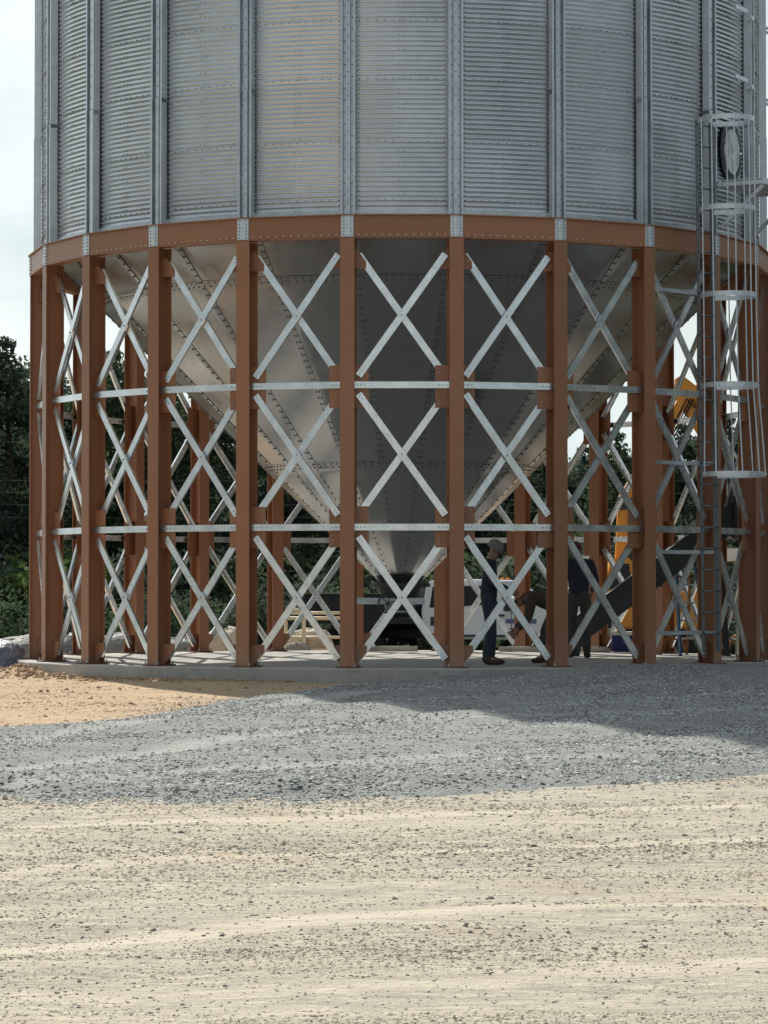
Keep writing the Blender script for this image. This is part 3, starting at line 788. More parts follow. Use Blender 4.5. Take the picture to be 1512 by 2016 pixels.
# ------------------------------------------------------------------ caged ladder on the right
def ladder(name, ang, rho, z0, z1, hoops, label, lean, standoffs, cr=.38):
    n_, t_ = fr(R_(ang)); root = empty(name, n_*rho, label, "ladder")
    org = n_*rho
    W2 = lambda t, r, z: t_*t+n_*r+Vector((0,0,z))
    lz = lambda z: lean*(1-(z-z0)/(z1-z0))
    for s in (-1, 1):
        b = MB(); a0 = W2(s*.185, lz(z0), z0); a1 = W2(s*.185, lz(z1), z1)
        x = t_; y = n_; prof = [(-.006*s-.0, -.03), (.006*s, -.03), (.006*s, .03), (-.006*s, .03)]
        b.prism([(-.030,-.006),(.030,-.006),(.030,.006),(-.030,.006)], a0, t_, n_, a1-a0)
        b.prism([(-.005-.027*s,.006),(.005-.027*s,.006),(.005-.027*s,.045),(-.005-.027*s,.045)], a0-n_*0, t_, -n_, a1-a0)
        z = z0+.25
        while z < z1: b.bolt(W2(s*.185, lz(z)+.006, z), n_, .014, .010, 6, 1); z += .3048
        b.build("rail", [M_lad, M_boltd], root)
    z = z0+.25; rb = MB(); rung0 = None
    while z < z1:
        b = MB(); b.tube([W2(-.17, lz(z)-.018, z), W2(.17, lz(z)-.018, z)], .013, 8); b.build("rung", M_lad, root, True); z += .3048
    cen = lambda f: .40*f
    def hoop_pts(z, f, k=22):
        r0 = cr*f; p = [W2(-.185, lz(z)+.01, z)]
        for i in range(k+1):
            th = -math.pi*.78+2*math.pi*.78*i/k
            p.append(W2(r0*math.sin(th), lz(z)+.12+r0*.75+r0*math.cos(th), z))
        p.append(W2(.185, lz(z)+.01, z)); return p
    hp = []
    for z, f in hoops:
        pts_ = hoop_pts(z, f); hp.append(pts_); b = MB(); k = len(pts_); vs = []; cpt = W2(0, lz(z)+.4, z)
        for i, p in enumerate(pts_):
            d = (pts_[min(i+1, k-1)]-pts_[max(i-1, 0)]).normalized(); o_ = d.cross(Vector((0,0,1))).normalized()*.003
            for dz in (-.035, .035):
                for sg in (-1, 1): vs.append(p+o_*sg+Vector((0,0,dz)))
        fs = []
        for i in range(k-1):
            q = i*4; r = q+4; fs += [(q, q+2, r+2, r), (q+1, r+1, r+3, q+3), (q+2, q+3, r+3, r+2), (q, r, r+1, q+1)]
        fs += [(0,1,3,2), (4*k-4, 4*k-2, 4*k-1, 4*k-3)]
        b.add(vs, fs); b.build("cage_hoop", M_hoop, root)
    for i in (2, 5, 9, 12, 15, 19, 22):
        b = MB(); b.tube([h[i]+Vector((0,0,0)) for h in hp], .0105, 6)
        for h in hp: b.bolt(h[i], (h[i]-(sum(h, Vector())/len(h))), .016, .014, 6)
        b.build("cage_bar", M_hoop, root)
    for z, t0, r0 in standoffs:
        b = MB()
        for s in (-1, 1): b.bar(W2(s*.185, lz(z)-.03, z), W2(s*.185, r0, z), .008, .05)
        b.bar(W2(t0, r0-.012, z), W2(.42, r0-.012, z), .02, .055)
        b.build("standoff_bracket", M_stif, root)
    for ch in root.children:   # meshes are written in world offsets from the ladder foot
        pass
    return root
lad = ladder("caged_ladder", 46.7, 5.99, .20, 7.82, [(7.80,1.0),(6.52,1.0),(5.28,1.0),(3.99,1.02),(2.72,1.16)],
    "caged steel ladder rising up the right front of the silo from the pad", .10, [(5.37,-.86,-.26),(2.90,-.86,-.28),(1.62,-.86,-.28),(.46,-.86,-.28)])
lad2 = ladder("caged_ladder", 86.0, 6.02, 6.4, 14.0, [(7.85,1.0),(8.95,1.0),(9.75,1.0),(10.55,1.0),(11.6,1.0),(12.8,1.0),(13.9,1.0)],
    "upper caged ladder clinging to the right edge of the silo wall, mostly out of frame", 0, [(9.85,-.25,-.30),(8.72,-.25,-.30),(7.4,-.25,-.3)])
# landing platform between the two ladders
pa = 60.0; n_, t_ = fr(R_(pa)); root = empty("landing_platform", n_*5.76+Vector((0,0,7.02)), "small steel landing platform with diagonal struts beside the ladder cage top", "platform")
PW = lambda t, r, z: t_*t+n_*r+Vector((0,0,z))
b = MB(); b.box(PW(0, .36, .03), (1.38, .66, .02), Matrix.Rotation(R_(pa), 3, 'Z')); b.build("deck", M_stif, root)
b = MB()
for r in (.02, .70): b.bar(PW(-.70, r, -.02), PW(.70, r, -.02), .05, .075)
for t in (-.66, -.2, .25, .66): b.bar(PW(t, .05, -.02), PW(t, .67, -.02), .05, .06)
b.build("frame", M_hoop, root)
for t in (-.6, .6):
    b = MB(); b.bar(PW(t, .66, -.06), PW(t, .02, -.62), .05, .05, t_); b.build("strut", M_hoop, root)
b = MB()
for z in (.55, 1.05): b.bar(PW(.15, .70, z), PW(.68, .70, z), .03, .04)
for t in (.15, .66): b.bar(PW(t, .70, .02), PW(t, .70, 1.06), .03, .03, t_)
b.build("guard_rail", M_stif, root)
for z in (8.67, 9.71):
    for a0_, a1_, dz in ((58.4, 62.9, 0), (64.6, 66.0, -.06)):
        b = MB(); q0 = fr(R_(a0_))[0]*5.80-lad2.location; q1 = fr(R_(a1_))[0]*5.80-lad2.location
        b.bar(q0+Vector((0,0,z+dz)), q1+Vector((0,0,z+dz)), .02, .062); b.bar(q1.lerp(q0, .1)+Vector((0,0,z+dz)), q1.lerp(q0, .1)-fr(R_(a1_))[0]*.12+Vector((0,0,z+dz)), .04, .05)
        b.build("standoff_bracket", M_hoop, lad2)
# ------------------------------------------------------------------ people
def skin(name, verts, edges, radii, m, parent, sub=2, root=0):
    me = bpy.data.meshes.new(name+"_cage"); me.from_pydata([tuple(v) for v in verts], edges, [])
    o = bpy.data.objects.new(name, me); C.objects.link(o)
    md = o.modifiers.new("skin", 'SKIN'); md.use_smooth_shade = True
    if not me.skin_vertices: me.attributes  # layer is made by the modifier
    bm_ = bmesh.new(); bm_.from_mesh(me); lay = bm_.verts.layers.skin.verify(); bm_.verts.ensure_lookup_table()
    for i, v in enumerate(bm_.verts):
        r = radii[i]; v[lay].radius = r if isinstance(r, tuple) else (r, r); v[lay].use_root = (i == root)
    bm_.to_mesh(me); bm_.free()
    s_ = o.modifiers.new("sub", 'SUBSURF'); s_.levels = sub; s_.render_levels = sub
    dg = bpy.context.evaluated_depsgraph_get(); ev = o.evaluated_get(dg); me2 = bpy.data.meshes.new_from_object(ev)
    o.modifiers.clear(); o.data = me2; bpy.data.meshes.remove(me); me2.name = name
    me2.materials.clear(); me2.materials.append(m)
    me2.polygons.foreach_set('use_smooth', [True]*len(me2.polygons))
    o.parent = parent; return o
M_skin = mat("skin", (.36,.20,.14), .55, noise=[(20,(.30,.16,.11),.5,.7)])
M_navy = mat("navy_cloth", (.024,.029,.048), .9, noise=[(14,(.038,.045,.068),.45,.7)], bump=[(12,.5,.03)])
M_jean = mat("dark_denim", (.032,.043,.072), .9, noise=[(18,(.05,.062,.095),.45,.7)], bump=[(15,.5,.03)])
M_brown = mat("brown_work_jacket", (.075,.055,.04), .9, noise=[(12,(.10,.075,.055),.45,.7)], bump=[(12,.5,.03)])
M_grey = mat("dusty_work_trousers", (.06,.058,.052), .9, noise=[(12,(.09,.085,.075),.45,.7)], bump=[(12,.5,.03)])
M_boot = mat("boot_leather", (.055,.04,.03), .7)
M_cap = mat("grey_cap", (.21,.205,.20), .9, bump=[(40,.3,.01)])
M_hair = mat("dark_hair", (.02,.015,.012), .8)
def person(loc, J, label, jacket, trouser, cap, bulk=1.0):
    """J: joints pelvis, chest, neck, head (centre), and for each side shoulder, elbow, wrist, hip, knee, ankle, plus facing vector"""
    root = empty("person", loc, label, "person")
    v = {k: Vector(q) for k, q in J.items()}
    F = v['face'].normalized(); up = (v['head']-v['neck']).normalized(); Rt = F.cross(up).normalized()
    V = []; E_ = []; Rr = []
    def av(p, r, par=None):
        V.append(Vector(p)); Rr.append(r)
        if par is not None: E_.append((par, len(V)-1))
        return len(V)-1
    pel = av(v['pelvis'], (.13,.10)); wst = av(v['pelvis'].lerp(v['chest'], .45), (.12,.095), pel); ch = av(v['chest'], (.14,.105), wst)
    nb = av(v['neck'], .058, ch); hd0 = av(v['neck'].lerp(v['head'], .55)+F*.005, .062, nb)
    hd = av(v['head']-up*.02, (.078,.088), hd0); tp = av(v['head']+up*.07, (.070,.082), hd)
    # face: brow, nose, chin and ears pushed out of the head
    av(v['head']-up*.015+F*.098, .016, hd); av(v['head']-up*.085+F*.062, .034, hd0)
    for s in (-1, 1): av(v['head']-up*.01+Rt*s*.086-F*.01, .016, hd)
    for s in ('l', 'r'):
        sh = av(v['sh'+s], .062, ch); el = av(v['el'+s], .044, sh); wr = av(v['wr'+s], .030, el)
        d = (v['wr'+s]-v['el'+s]).normalized(); sd_ = d.cross(F)
        sd_ = sd_.normalized() if sd_.length > .05 else Rt
        nrm = sd_.cross(d)
        pm = av(v['wr'+s]+d*.055, (.036,.018), wr)
        for i, (o, l) in enumerate(((-.03,.068),(-.01,.080),(.011,.075),(.030,.058))):
            k = av(V[pm]+sd_*o+d*.042, .0095, pm); k2 = av(V[k]+d*l*.5-nrm*.014, .009, k); av(V[k2]+d*l*.32-nrm*.028, .008, k2)
        k = av(v['wr'+s]+d*.035-sd_*.040-nrm*.01, .011, pm); av(V[k]+d*.045-sd_*.012-nrm*.018, .0095, k)
        hp = av(v['hip'+s], .092, pel); kn = av(v['kn'+s], .060, hp); an = av(v['an'+s], .042, kn)
        ff = v.get('foot'+s, F); ff = Vector((ff.x, ff.y, 0)).normalized()
        av(v['an'+s]+ff*.15+Vector((0,0,-.045)), .034, an)
    skin("body", V, E_, Rr, M_skin, root, 2)
    def chain(name, paths, m):
        VV = []; EE = []; RR = []
        ids = {}
        for path in paths:
            prev = None
            for key, p, r in path:
                if key not in ids: ids[key] = len(VV); VV.append(p); RR.append(r)
                if prev is not None: EE.append((prev, ids[key]))
                prev = ids[key]
        return skin(name, VV, EE, RR, m, root, 2)
    hem = v['pelvis'].lerp(v['chest'], -.34)
    j = [[('p', hem, (.185,.145)), ('w', v['pelvis'].lerp(v['chest'], .42), (.165,.13)), ('c', v['chest'], (.18,.135)), ('n', v['neck']-up*.035, .075)]]
    for s in ('l', 'r'):
        j.append([('c', v['chest'], .18), ('s'+s, v['sh'+s], .088), ('m'+s, v['sh'+s].lerp(v['el'+s], .6), .070), ('e'+s, v['el'+s], .064), ('f'+s, v['el'+s].lerp(v['wr'+s], .55), .055), ('w'+s, v['wr'+s].lerp(v['el'+s], .04), .045)])
    if bulk != 1.0:
        j = [[(k_, p_, tuple(q*bulk for q in r_) if isinstance(r_, tuple) else r_*(1+(bulk-1)*.6)) for k_, p_, r_ in path] for path in j]
    chain("jacket", j, jacket)
    t = [[('w', v['pelvis'].lerp(v['chest'], .35), (.15,.115)), ('p', v['pelvis'], (.165,.13))]]
    for s in ('l', 'r'):
        t.append([('p', v['pelvis'], .16), ('h'+s, v['hip'+s].lerp(v['kn'+s], .12), .115), ('u'+s, v['hip'+s].lerp(v['kn'+s], .6), .092), ('k'+s, v['kn'+s], .080), ('c'+s, v['kn'+s].lerp(v['an'+s], .5), .076), ('a'+s, v['an'+s]-Vector((0,0,.01)), .074)])
    chain("trousers", t, trouser)
    for s in ('l', 'r'):
        ff = v.get('foot'+s, F); ff = Vector((ff.x, ff.y, 0)).normalized(); a_ = v['an'+s]
        g = a_.z
        chain("boot", [[('t', a_+Vector((0,0,.05)), .062), ('a', a_+Vector((0,0,-.02)), .060), ('b', Vector((a_.x, a_.y, .045))+ff*.06, (.054,.046)), ('c', Vector((a_.x, a_.y, .040))+ff*.16, (.052,.040)), ('d', Vector((a_.x, a_.y, .036))+ff*.215, (.044,.034))],
              [('a', a_+Vector((0,0,-.02)), .06), ('h', Vector((a_.x, a_.y, .040))-ff*.045, .042)]], M_boot)
    # head wear or hair
    b = MB(); q = Matrix((Rt, F, up)).transposed()
    prof = [(.112,-.02),(.116,.02),(.108,.065),(.080,.105),(.04,.124),(.002,.128)]
    vs = []; n = 20
    for r, z in prof:
        for i in range(n):
            th = 2*math.pi*i/n; vs.append(v['head']+q @ Vector((r*.88*math.sin(th), r*1.06*math.cos(th)-.008, z+.01-(0 if cap else .04*max(0, -math.cos(th))))))
    fs = [(i*n+k, i*n+(k+1) % n, (i+1)*n+(k+1) % n, (i+1)*n+k) for i in range(len(prof)-1) for k in range(n)]
    b.add(vs, fs)
    if cap:
        poly = [(.080*math.sin(t), .075+.085*math.cos(t)) for t in np.linspace(-1.5, 1.5, 12)]
        b.prism(poly, v['head']+up*.012+F*.01, Rt, F-up*.25, up*.008)
    b.build("cap" if cap else "hair", cap or M_hair, root, smooth=True)
    # eyes
    for s in (-1, 1):
        b = MB(); c = v['head']+up*.012+Rt*s*.032+F*.078
        b.lathe([(.0005,-.012),(.008,-.009),(.012,0),(.008,.009),(.0005,.012)], c, 10); b.build("eye", M_hair, root, True)
    return root
pA = P(962, 1309, -4.03)
person((pA.x, -4.03, 0), dict(pelvis=(0,0,.96), chest=(.02,0,1.34), neck=(.045,0,1.53), head=(.10,0,1.66), face=(.86,.1,-.45),
    shl=(.02,.19,1.45), ell=(.06,.25,1.18), wrl=(.30,.15,1.08), shr=(.02,-.19,1.45), elr=(.05,-.24,1.18), wrr=(.30,-.14,1.06),
    hipl=(0,.10,.92), knl=(.05,.11,.50), anl=(.03,.11,.10), hipr=(0,-.10,.92), knr=(.03,-.11,.50), anr=(-.04,-.11,.10), footl=(1,.2,0), footr=(1,-.15,0)),
    "worker in grey cap and dark clothes standing with head bowed behind the legs", M_navy, M_jean, M_cap)
pB = P(1066, 1305, -2.9)
person((pB.x, -2.9, 0), dict(pelvis=(.24,0,.86), chest=(-.06,0,1.0), neck=(-.22,-.01,.97), head=(-.33,-.03,.90), face=(-.70,-.25,-.66),
    shl=(-.15,-.20,.97), ell=(-.20,-.25,.68), wrl=(-.36,-.17,.48), shr=(-.15,.20,.97), elr=(-.18,.25,.68), wrr=(-.38,.14,.50),
    hipl=(.24,-.10,.82), knl=(.04,-.14,.47), anl=(.05,-.12,.10), hipr=(.24,.10,.82), knr=(.08,.14,.47), anr=(.14,.13,.10), footl=(-1,-.2,0), footr=(-1,.2,0)),
    "worker bent forward at the waist in a brown jacket, hands reaching towards the pad", M_brown, M_grey, None, 1.18)
pC = P(1140, 1296, .0)
person((pC.x, 0, 0), dict(pelvis=(0,0,.98), chest=(-.01,.02,1.37), neck=(-.02,.04,1.56), head=(-.05,.07,1.71), face=(-.55,.8,-.1),
    shl=(-.19,.03,1.49), ell=(-.26,.05,1.20), wrl=(-.20,.25,1.06), shr=(.19,.01,1.49), elr=(.27,.02,1.20), wrr=(.22,.22,1.05),
    hipl=(-.10,0,.94), knl=(-.12,.04,.51), anl=(-.12,0,.10), hipr=(.10,0,.94), knr=(.12,.04,.51), anr=(.12,-.02,.10), footl=(-.5,.8,0), footr=(.2,1,0)),
    "worker in bulky navy jacket seen from behind beside the dark conveyor", M_navy, M_grey, mat("rust_cap", (.13,.045,.03), .9))

# ------------------------------------------------------------------ dark inclined conveyor
p0 = P(1108, 1262, 1.6); p1 = P(1462, 1003, 1.6); root = empty("conveyor", (p0.x, 1.6, 0), "dark enclosed conveyor sloping up from the pad to the right", "conveyor")
o = Vector((p0.x, 1.6, 0)); a0 = p0-o; a1 = p1-o; a0.z = max(a0.z, .24)
b = MB(); b.bar(a0, a1, .34, .40, (0,-.0,1)); b.build("housing", M_dark, root, bevel=.01)
b = MB(); d = (a1-a0); dn = d.normalized(); nn = Vector((-dn.z, 0, dn.x))
for f in (0, .25, .5, .75, 1): b.bar(a0+d*f-dn*.015, a0+d*f+dn*.015, .42, .47, nn)
b.build("flange", M_dark, root)
b = MB(); b.prism([(-.30,-.02),(.30,-.02),(.36,.32),(-.36,.32)], a0+Vector((-.05,-.26,-.24)), (1,0,0), (0,0,1), (0,.52,0)); b.build("intake_boot", M_dark, root, bevel=.01)
b = MB(); b.prism([(-.25,-.40),(.22,-.34),(.34,.20),(.05,.34),(-.28,.22)], a1+Vector((.1,-.24,0)), (1,0,0), (0,0,1), (0,.48,0)); b.build("discharge_head", M_dark, root, bevel=.015)
for s in (-.14, .14):
    b = MB(); q = a0+d*.86; b.bar(q+Vector((0, s, -.12)), Vector((q.x+.15, s*1.6, .0)), .05, .05, (0,1,0)); b.build("leg", M_dark, root)

# ------------------------------------------------------------------ things on and behind the pad
M_cool = mat("cooler_blue", (.012,.018,.16), .4); M_white = mat("white_plastic", (.75,.74,.70), .45)
q = P(1236, 1285, 4.05); root = empty("cooler", (q.x, 4.05, 0), "blue cooler with a white lid standing on the back of the concrete pad", "cooler")
b = MB(); b.box((0,0,.155), (.52,.34,.29), taper=1.05); b.build("tub", M_cool, root, bevel=.02)
b = MB(); b.box((0,0,.33), (.56,.38,.06)); b.build("lid", M_white, root, bevel=.015)
b = MB(); b.tube([(-.28,-.12,.25),(-.30,-.12,.31),(-.30,.12,.31),(-.28,.12,.25)], .01, 6); b.tube([(.28,-.12,.25),(.30,-.12,.31),(.30,.12,.31),(.28,.12,.25)], .01, 6); b.build("handle", M_white, root)
M_lblue = mat("ladder_blue_fibreglass", (.02,.10,.22), .45); M_lor = mat("ladder_orange_fibreglass", (.30,.12,.03), .5)
def stepladder(loc, h, rz, label, front, back, group=None):
    root = empty("step_ladder", loc, label, "step ladder", group, rz)
    w0, w1 = .28, .17; sp = .42
    for s in (-1, 1):
        b = MB(); b.bar((s*w0, -sp, 0), (s*w1, 0, h), .03, .075, (0,1,0)); b.build("front_rail", front, root)
        b = MB(); b.bar((s*(w0-.04), sp, 0), (s*(w1-.03), .06, h-.05), .03, .05, (0,1,0)); b.build("rear_rail", back, root)
    n = int(h/.3)
    for i in range(1, n+1):
        f = i/(n+.3); w = w0+(w1-w0)*f; b = MB(); b.box((0, -sp*(1-f), h*f-.01), (2*w-.03, .085, .03)); b.build("step", M_galv, root)
    b = MB(); b.box((0, .03, h+.005), (.42, .22, .03)); b.build("top_cap", front, root, bevel=.008)
    b = MB()
    for i in (1, 3, 5):
        f = i/6; w = w0-.04+(w1-w0)*f; b.bar((-w, sp*(1-f)+.03, h*f), (w, sp*(1-f)+.03, h*f), .025, .03)
    b.tube([(-.23, sp-.02, .05)]+[(.19*math.cos(t), sp-.03, .08+.25*math.sin(t)) for t in np.linspace(math.pi, 0, 9)]+[(.23, sp-.02, .05)], .022, 6)
    b.build("rear_brace", back, root)
    return root
q = P(1348, 1290, 2.1); stepladder((q.x, 2.1, 0), 1.55, .35, "blue fibreglass step ladder with orange back legs open on the pad", M_lblue, M_lor)
q = P(1438, 1290, 2.3); stepladder((q.x, 2.3, 0), 1.2, -.5, "low cream step ladder with orange braces near the right edge legs", mat("ladder_cream", (.55,.52,.44), .5), M_lor)
# loose planks lying at the back of the pad
M_wood = mat("pale_steel_strip", (.60,.58,.52), .6, .1, noise=[(6,(.48,.46,.41),.45,.65,(.3,3,3))])
for i, (px0, px1, Y, lab) in enumerate(((982, 1062, 4.6, "pale drilled steel bar lying behind the standing worker"), (1118, 1196, 4.2, "pale steel bar lying at the pad edge left of the cooler"), (716, 822, 4.9, "pale steel bar lying flat below the hopper at the rear pad edge"))):
    a_ = P(px0, 1280, Y); c_ = P(px1, 1280, Y)
    b = MB(); b.box((0,0,.05), (c_.x-a_.x, .09, .09))
    for k in range(4): b.bolt((-(c_.x-a_.x)/2+.06+.05*k, -.045, .05), (0,-1,0), .010, .002, 8, 1)
    o = b.build("steel_bar", [M_wood, M_boltd]); o.location = ((a_.x+c_.x)/2, Y, .001); tag(o, lab, "bar", "galvanized bars left on the pad")
# electrical cabinet behind the right legs
q = P(1441, 1105, 9.5); gzb = float(hgt(np.array([q.x]), np.array([9.5]))[0]); root = empty("control_cabinet", (q.x, 9.5, gzb), "white electrical cabinet on dark posts behind the right hand legs", "cabinet")
hz = q.z-gzb; b = MB(); b.box((0,0,hz+.125), (.34,.2,.25)); b.build("cabinet_box", M_white, root, bevel=.012)
b = MB(); b.box((.0,-.108,hz+.125), (.30,.012,.21)); b.build("door", M_white, root, bevel=.004)
for s in (-.13, .13):
    b = MB(); b.bar((s, .06, 0), (s, .06, hz+.05), .05, .05, (1,0,0)); b.build("post", M_dark, root)
# cream tubular frame with rails and sacks
M_cream = mat("cream_tube_paint", (.62,.56,.42), .5)
q = P(615, 1280, 9.0); zg = -.42; root = empty("tubular_rack", (q.x, 9.0, zg), "cream tubular steel rack with a hooped end behind the pad", "rack")
b = MB()
for i, z in enumerate((.36, .60, .96, 1.06)):
    b.tube([(-.46, 0, z), (.75, 0, z)], .028 if i != 2 else .034, 8)
b.build("rail", M_cream, root, True)
for x in (-.16, .62):
    b = MB(); b.bar((x, -.03, 0), (x, -.03, .96), .075, .05, (0,1,0)); b.build("post", M_cream, root)
b = MB(); b.tube([(-.50, .0, .02), (-.50, 0, .9)]+[(-.33-.17*math.cos(t), 0, .95+.17*math.sin(t)) for t in np.linspace(0, math.pi*.7, 8)], .034, 8); b.build("hoop", M_cream, root, True)
# sacks and covered heaps
def lump(name, loc, size, m, label, cat, seed, fold=.085, group=None, n=40, ff=3.0):
    r = np.random.default_rng(seed); th = np.linspace(0, 2*math.pi, n+1)[:-1]; ph = np.linspace(-.32, math.pi/2, 18)
    T_, P_ = np.meshgrid(th, ph); ox = r.uniform(0, 50)
    x = np.cos(T_)*np.sign(np.cos(P_))*np.abs(np.cos(P_))**.6; y = np.sin(T_)*np.abs(np.cos(P_))**.6; z = np.sin(P_)
    per = lambda f, s: fbm(np.cos(T_)*f+ox+z*f, np.sin(T_)*f+ox+z*f*.7, 1.0, s)
    k = 1+fold*5*per(1.2, seed)+fold*2.2*per(ff, seed+1)+fold*1.4*np.abs(per(ff*2.2, seed+2))
    v = np.stack([x*k*size[0]/2, y*k*size[1]/2, z*k*size[2]], -1).reshape(-1, 3)
    ny = len(ph); idx = np.arange(n*ny).reshape(ny, n)
    q_ = np.stack([idx[:-1], np.roll(idx[:-1], -1, 1), np.roll(idx[1:], -1, 1), idx[1:]], -1).reshape(-1, 4)
    o = link(name, raw_mesh(name, v, q_), m); o.location = loc; o.rotation_euler = (0, 0, r.uniform(-.4, .4)); return tag(o, label, cat, group)
M_sack = mat("grey_tarpaulin", (.22,.23,.22), .7, noise=[(3,(.15,.16,.155),.4,.65),(9,(.33,.34,.32),.58,.7)], bump=[(4,.9,.10,(1,1,2.5)),(14,.6,.04)])
M_sack2 = mat("cream_sackcloth", (.50,.45,.36), .85, noise=[(4,(.40,.36,.29),.4,.65)], bump=[(5,.8,.08),(18,.5,.03)])
def strip(m, t, b, tcn):
    w = t.nodes.new('ShaderNodeTexWave'); w.inputs['Scale'].default_value = 6; w.inputs['Distortion'].default_value = 1.5
    t.links.new(tcn.outputs['Object'], w.inputs['Vector']); c = t.nodes.new('ShaderNodeValToRGB')
    c.color_ramp.elements[0].color = (.10,.10,.095,1); c.color_ramp.elements[1].color = (.27,.265,.24,1); c.color_ramp.elements[1].position = .4
    t.links.new(w.outputs['Fac'], c.inputs[0]); t.links.new(c.outputs[0], b.inputs['Base Color'])
M_stripe = mat("striped_cover", (.2,.2,.2), .85, extra=strip, bump=[(6,.6,.05)])
for px, py, Y, w, h, m, lab, sd_ in (
    (28, 1305, 7.0, 1.9, .62, M_sack, "grey tarpaulin covered heap at the far left edge beyond the pad", 1),
    (52, 1300, 9.6, 1.6, .80, M_sack, "taller grey tarpaulin heap behind the leftmost brown leg", 2),
    (136, 1300, 8.0, 1.1, .78, M_sack, "grey tarpaulin heap between the second and third legs from the left", 3),
    (228, 1300, 8.2, 1.35, .82, M_sack, "deeply creased grey tarpaulin heap seen left of the brown rear leg", 4),
    (352, 1300, 8.6, .95, .66, M_sack, "small grey tarpaulin heap behind the fourth leg from the left", 5),
    (448, 1300, 8.4, 1.0, .74, M_sack2, "cream sack slumped behind the fifth leg from the left", 6),
    (585, 1296, 8.3, .55, .36, M_stripe, "striped grey bundle lying below the cream rack", 7),
    (612, 1262, 9.35, .85, .32, M_sack2, "cream cloth sack resting behind the rails of the cream rack", 8)):
    p = P(px, py, Y); zg = float(hgt(np.array([p.x]), np.array([Y]))[0]) if 'resting' not in lab else p.z-.1
    lump("covered_heap" if m is M_sack else "sack", (p.x, Y, zg), (w, w*.7, (h+.18)*(.50 if m is M_sack else .62)), m, lab, "heap" if m is M_sack else "sack", sd_, group="covered heaps behind the pad")
M_tarp = mat("blue_grey_sheet", (.16,.19,.26), .35, spec=.6, noise=[(5,(.30,.33,.38),.52,.64),(9,(.08,.10,.14),.56,.7)], bump=[(7,1.0,.10),(20,.7,.04)])
p = P(2, 1345, -.8); zg = float(hgt(np.array([p.x]), np.array([-.8]))[0])
lump("plastic_sheet", (p.x-.15, -.8, zg), (1.25, 1.0, .46), M_tarp, "crumpled blue-grey plastic sheet on the dirt left of the pad", "sheet", 14, fold=.10, ff=5)

# ------------------------------------------------------------------ work truck
M_tw = mat("white_truck_paint", (.72,.74,.77), .25, spec=.6); M_glass = mat("dark_window_glass", (.008,.011,.014), .12, spec=.35); M_chrome = mat("chrome_trim", (.7,.7,.7), .2, .9)
M_amb = mat("amber_lens", (.75,.25,.05), .3); M_red = mat("red_lens", (.45,.03,.02), .3); M_tyre = mat("tyre_rubber", (.02,.02,.02), .85)
TY = 20.5; tg = -.66; q = P(832, 1270, TY); YAW = R_(-27)
truck = empty("work_truck", (q.x+1.86, TY, tg), "white crew cab pickup truck with black flatbed parked behind the silo", "truck", rz=YAW)
# local x forward; cab back wall at -1.55
def prof_body(prof, w, name, m, parent, bev=.05, y0=None):
    b = MB(); b.prism(prof, (0, -w/2, 0), (1,0,0), (0,0,1), (0,w,0)); return b.build(name, m, parent, bevel=bev)
cabp = [(-1.6,.62),(2.35,.62),(2.42,.85),(2.40,1.34),(2.2,1.44),(1.05,1.52),(.55,1.55),(-.02,1.95),(-1.35,1.98),(-1.52,1.88),(-1.66,1.25)]
body = prof_body(cabp, 1.92, "cab", M_tw, truck, .06)
for s in (-1, 1):
    y = s*.965
    for poly in ([(-1.42,1.33),(-.72,1.33),(-.72,1.80),(-1.34,1.80)], [(-.64,1.36),(.30,1.42),(.0,1.82),(-.64,1.82)]):
        b = MB(); b.prism(poly, (0, y-.004*s, 0), (1,0,0), (0,0,1), (0, .012*s, 0)); b.build("window", M_glass, truck)
    b = MB()
    for x in (-.68, .62): b.box((x, y, 1.0), (.012, .012, .62))
    b.box((-.68+.6, y, .70), (2.4, .02, .05)); b.build("door_seam", M_dark, truck)
    for x in (-.85, .35):
        b = MB(); b.box((x, y+.02*s, 1.16), (.20, .03, .045)); b.build("handle", M_dark, truck)
    b = MB(); b.box((-1.30, y, 1.02), (.20, .014, .20)); b.build("fuel_door", M_dark, truck)
    b = MB(); b.box((.58, y+.16*s, 1.38), (.10, .22, .26)); b.bar((.58, y, 1.3), (.58, y+.1*s, 1.36), .04, .04); b.build("mirror", M_dark, truck, bevel=.02)
    b = MB(); b.box((2.40, s*.72, 1.02), (.05, .36, .20)); b.build("headlight", mat("headlamp_lens", (.6,.62,.62), .1, .3) if s < 0 else bpy.data.materials["headlamp_lens"], truck, bevel=.02)
    b = MB(); b.box((.2, s*.80, 1.07), (.9, .35, .02)) if False else b.box((.85, y, 1.03), (.75, .014, .10)); b.build("side_reflection", mat("blue_side_reflection", (.10,.14,.28), .4) if s < 0 else bpy.data.materials["blue_side_reflection"], truck)  # bluish reflection on the bodywork, painted as a thin strip
b = MB(); th = math.atan2(.59, -.57)
b.prism([(-.82,0),(.82,0),(.74,.60),(-.74,.60)], (.52, 0, 1.575), (0,1,0), Vector((-.57,0,.40)).normalized(), Vector((.40,0,.57)).normalized()*.012); b.build("windshield", M_glass, truck)
for i in range(5):
    b = MB(); b.prism([(-.05,0),(.05,0),(.035,.05),(-.035,.05)], (-.18, -.6+.3*i-.04, 1.965), (1,0,0), (0,0,1), (0,.08,0)); b.build("roof_marker_light", M_amb, truck, bevel=.008)
b = MB(); b.box((2.50, 0, .72), (.20, 1.98, .26)); b.build("bumper", M_chrome, truck, bevel=.04)
b = MB(); b.box((2.42, 0, 1.02), (.03, 1.0, .30)); b.build("grille", M_dark, truck, bevel=.02)
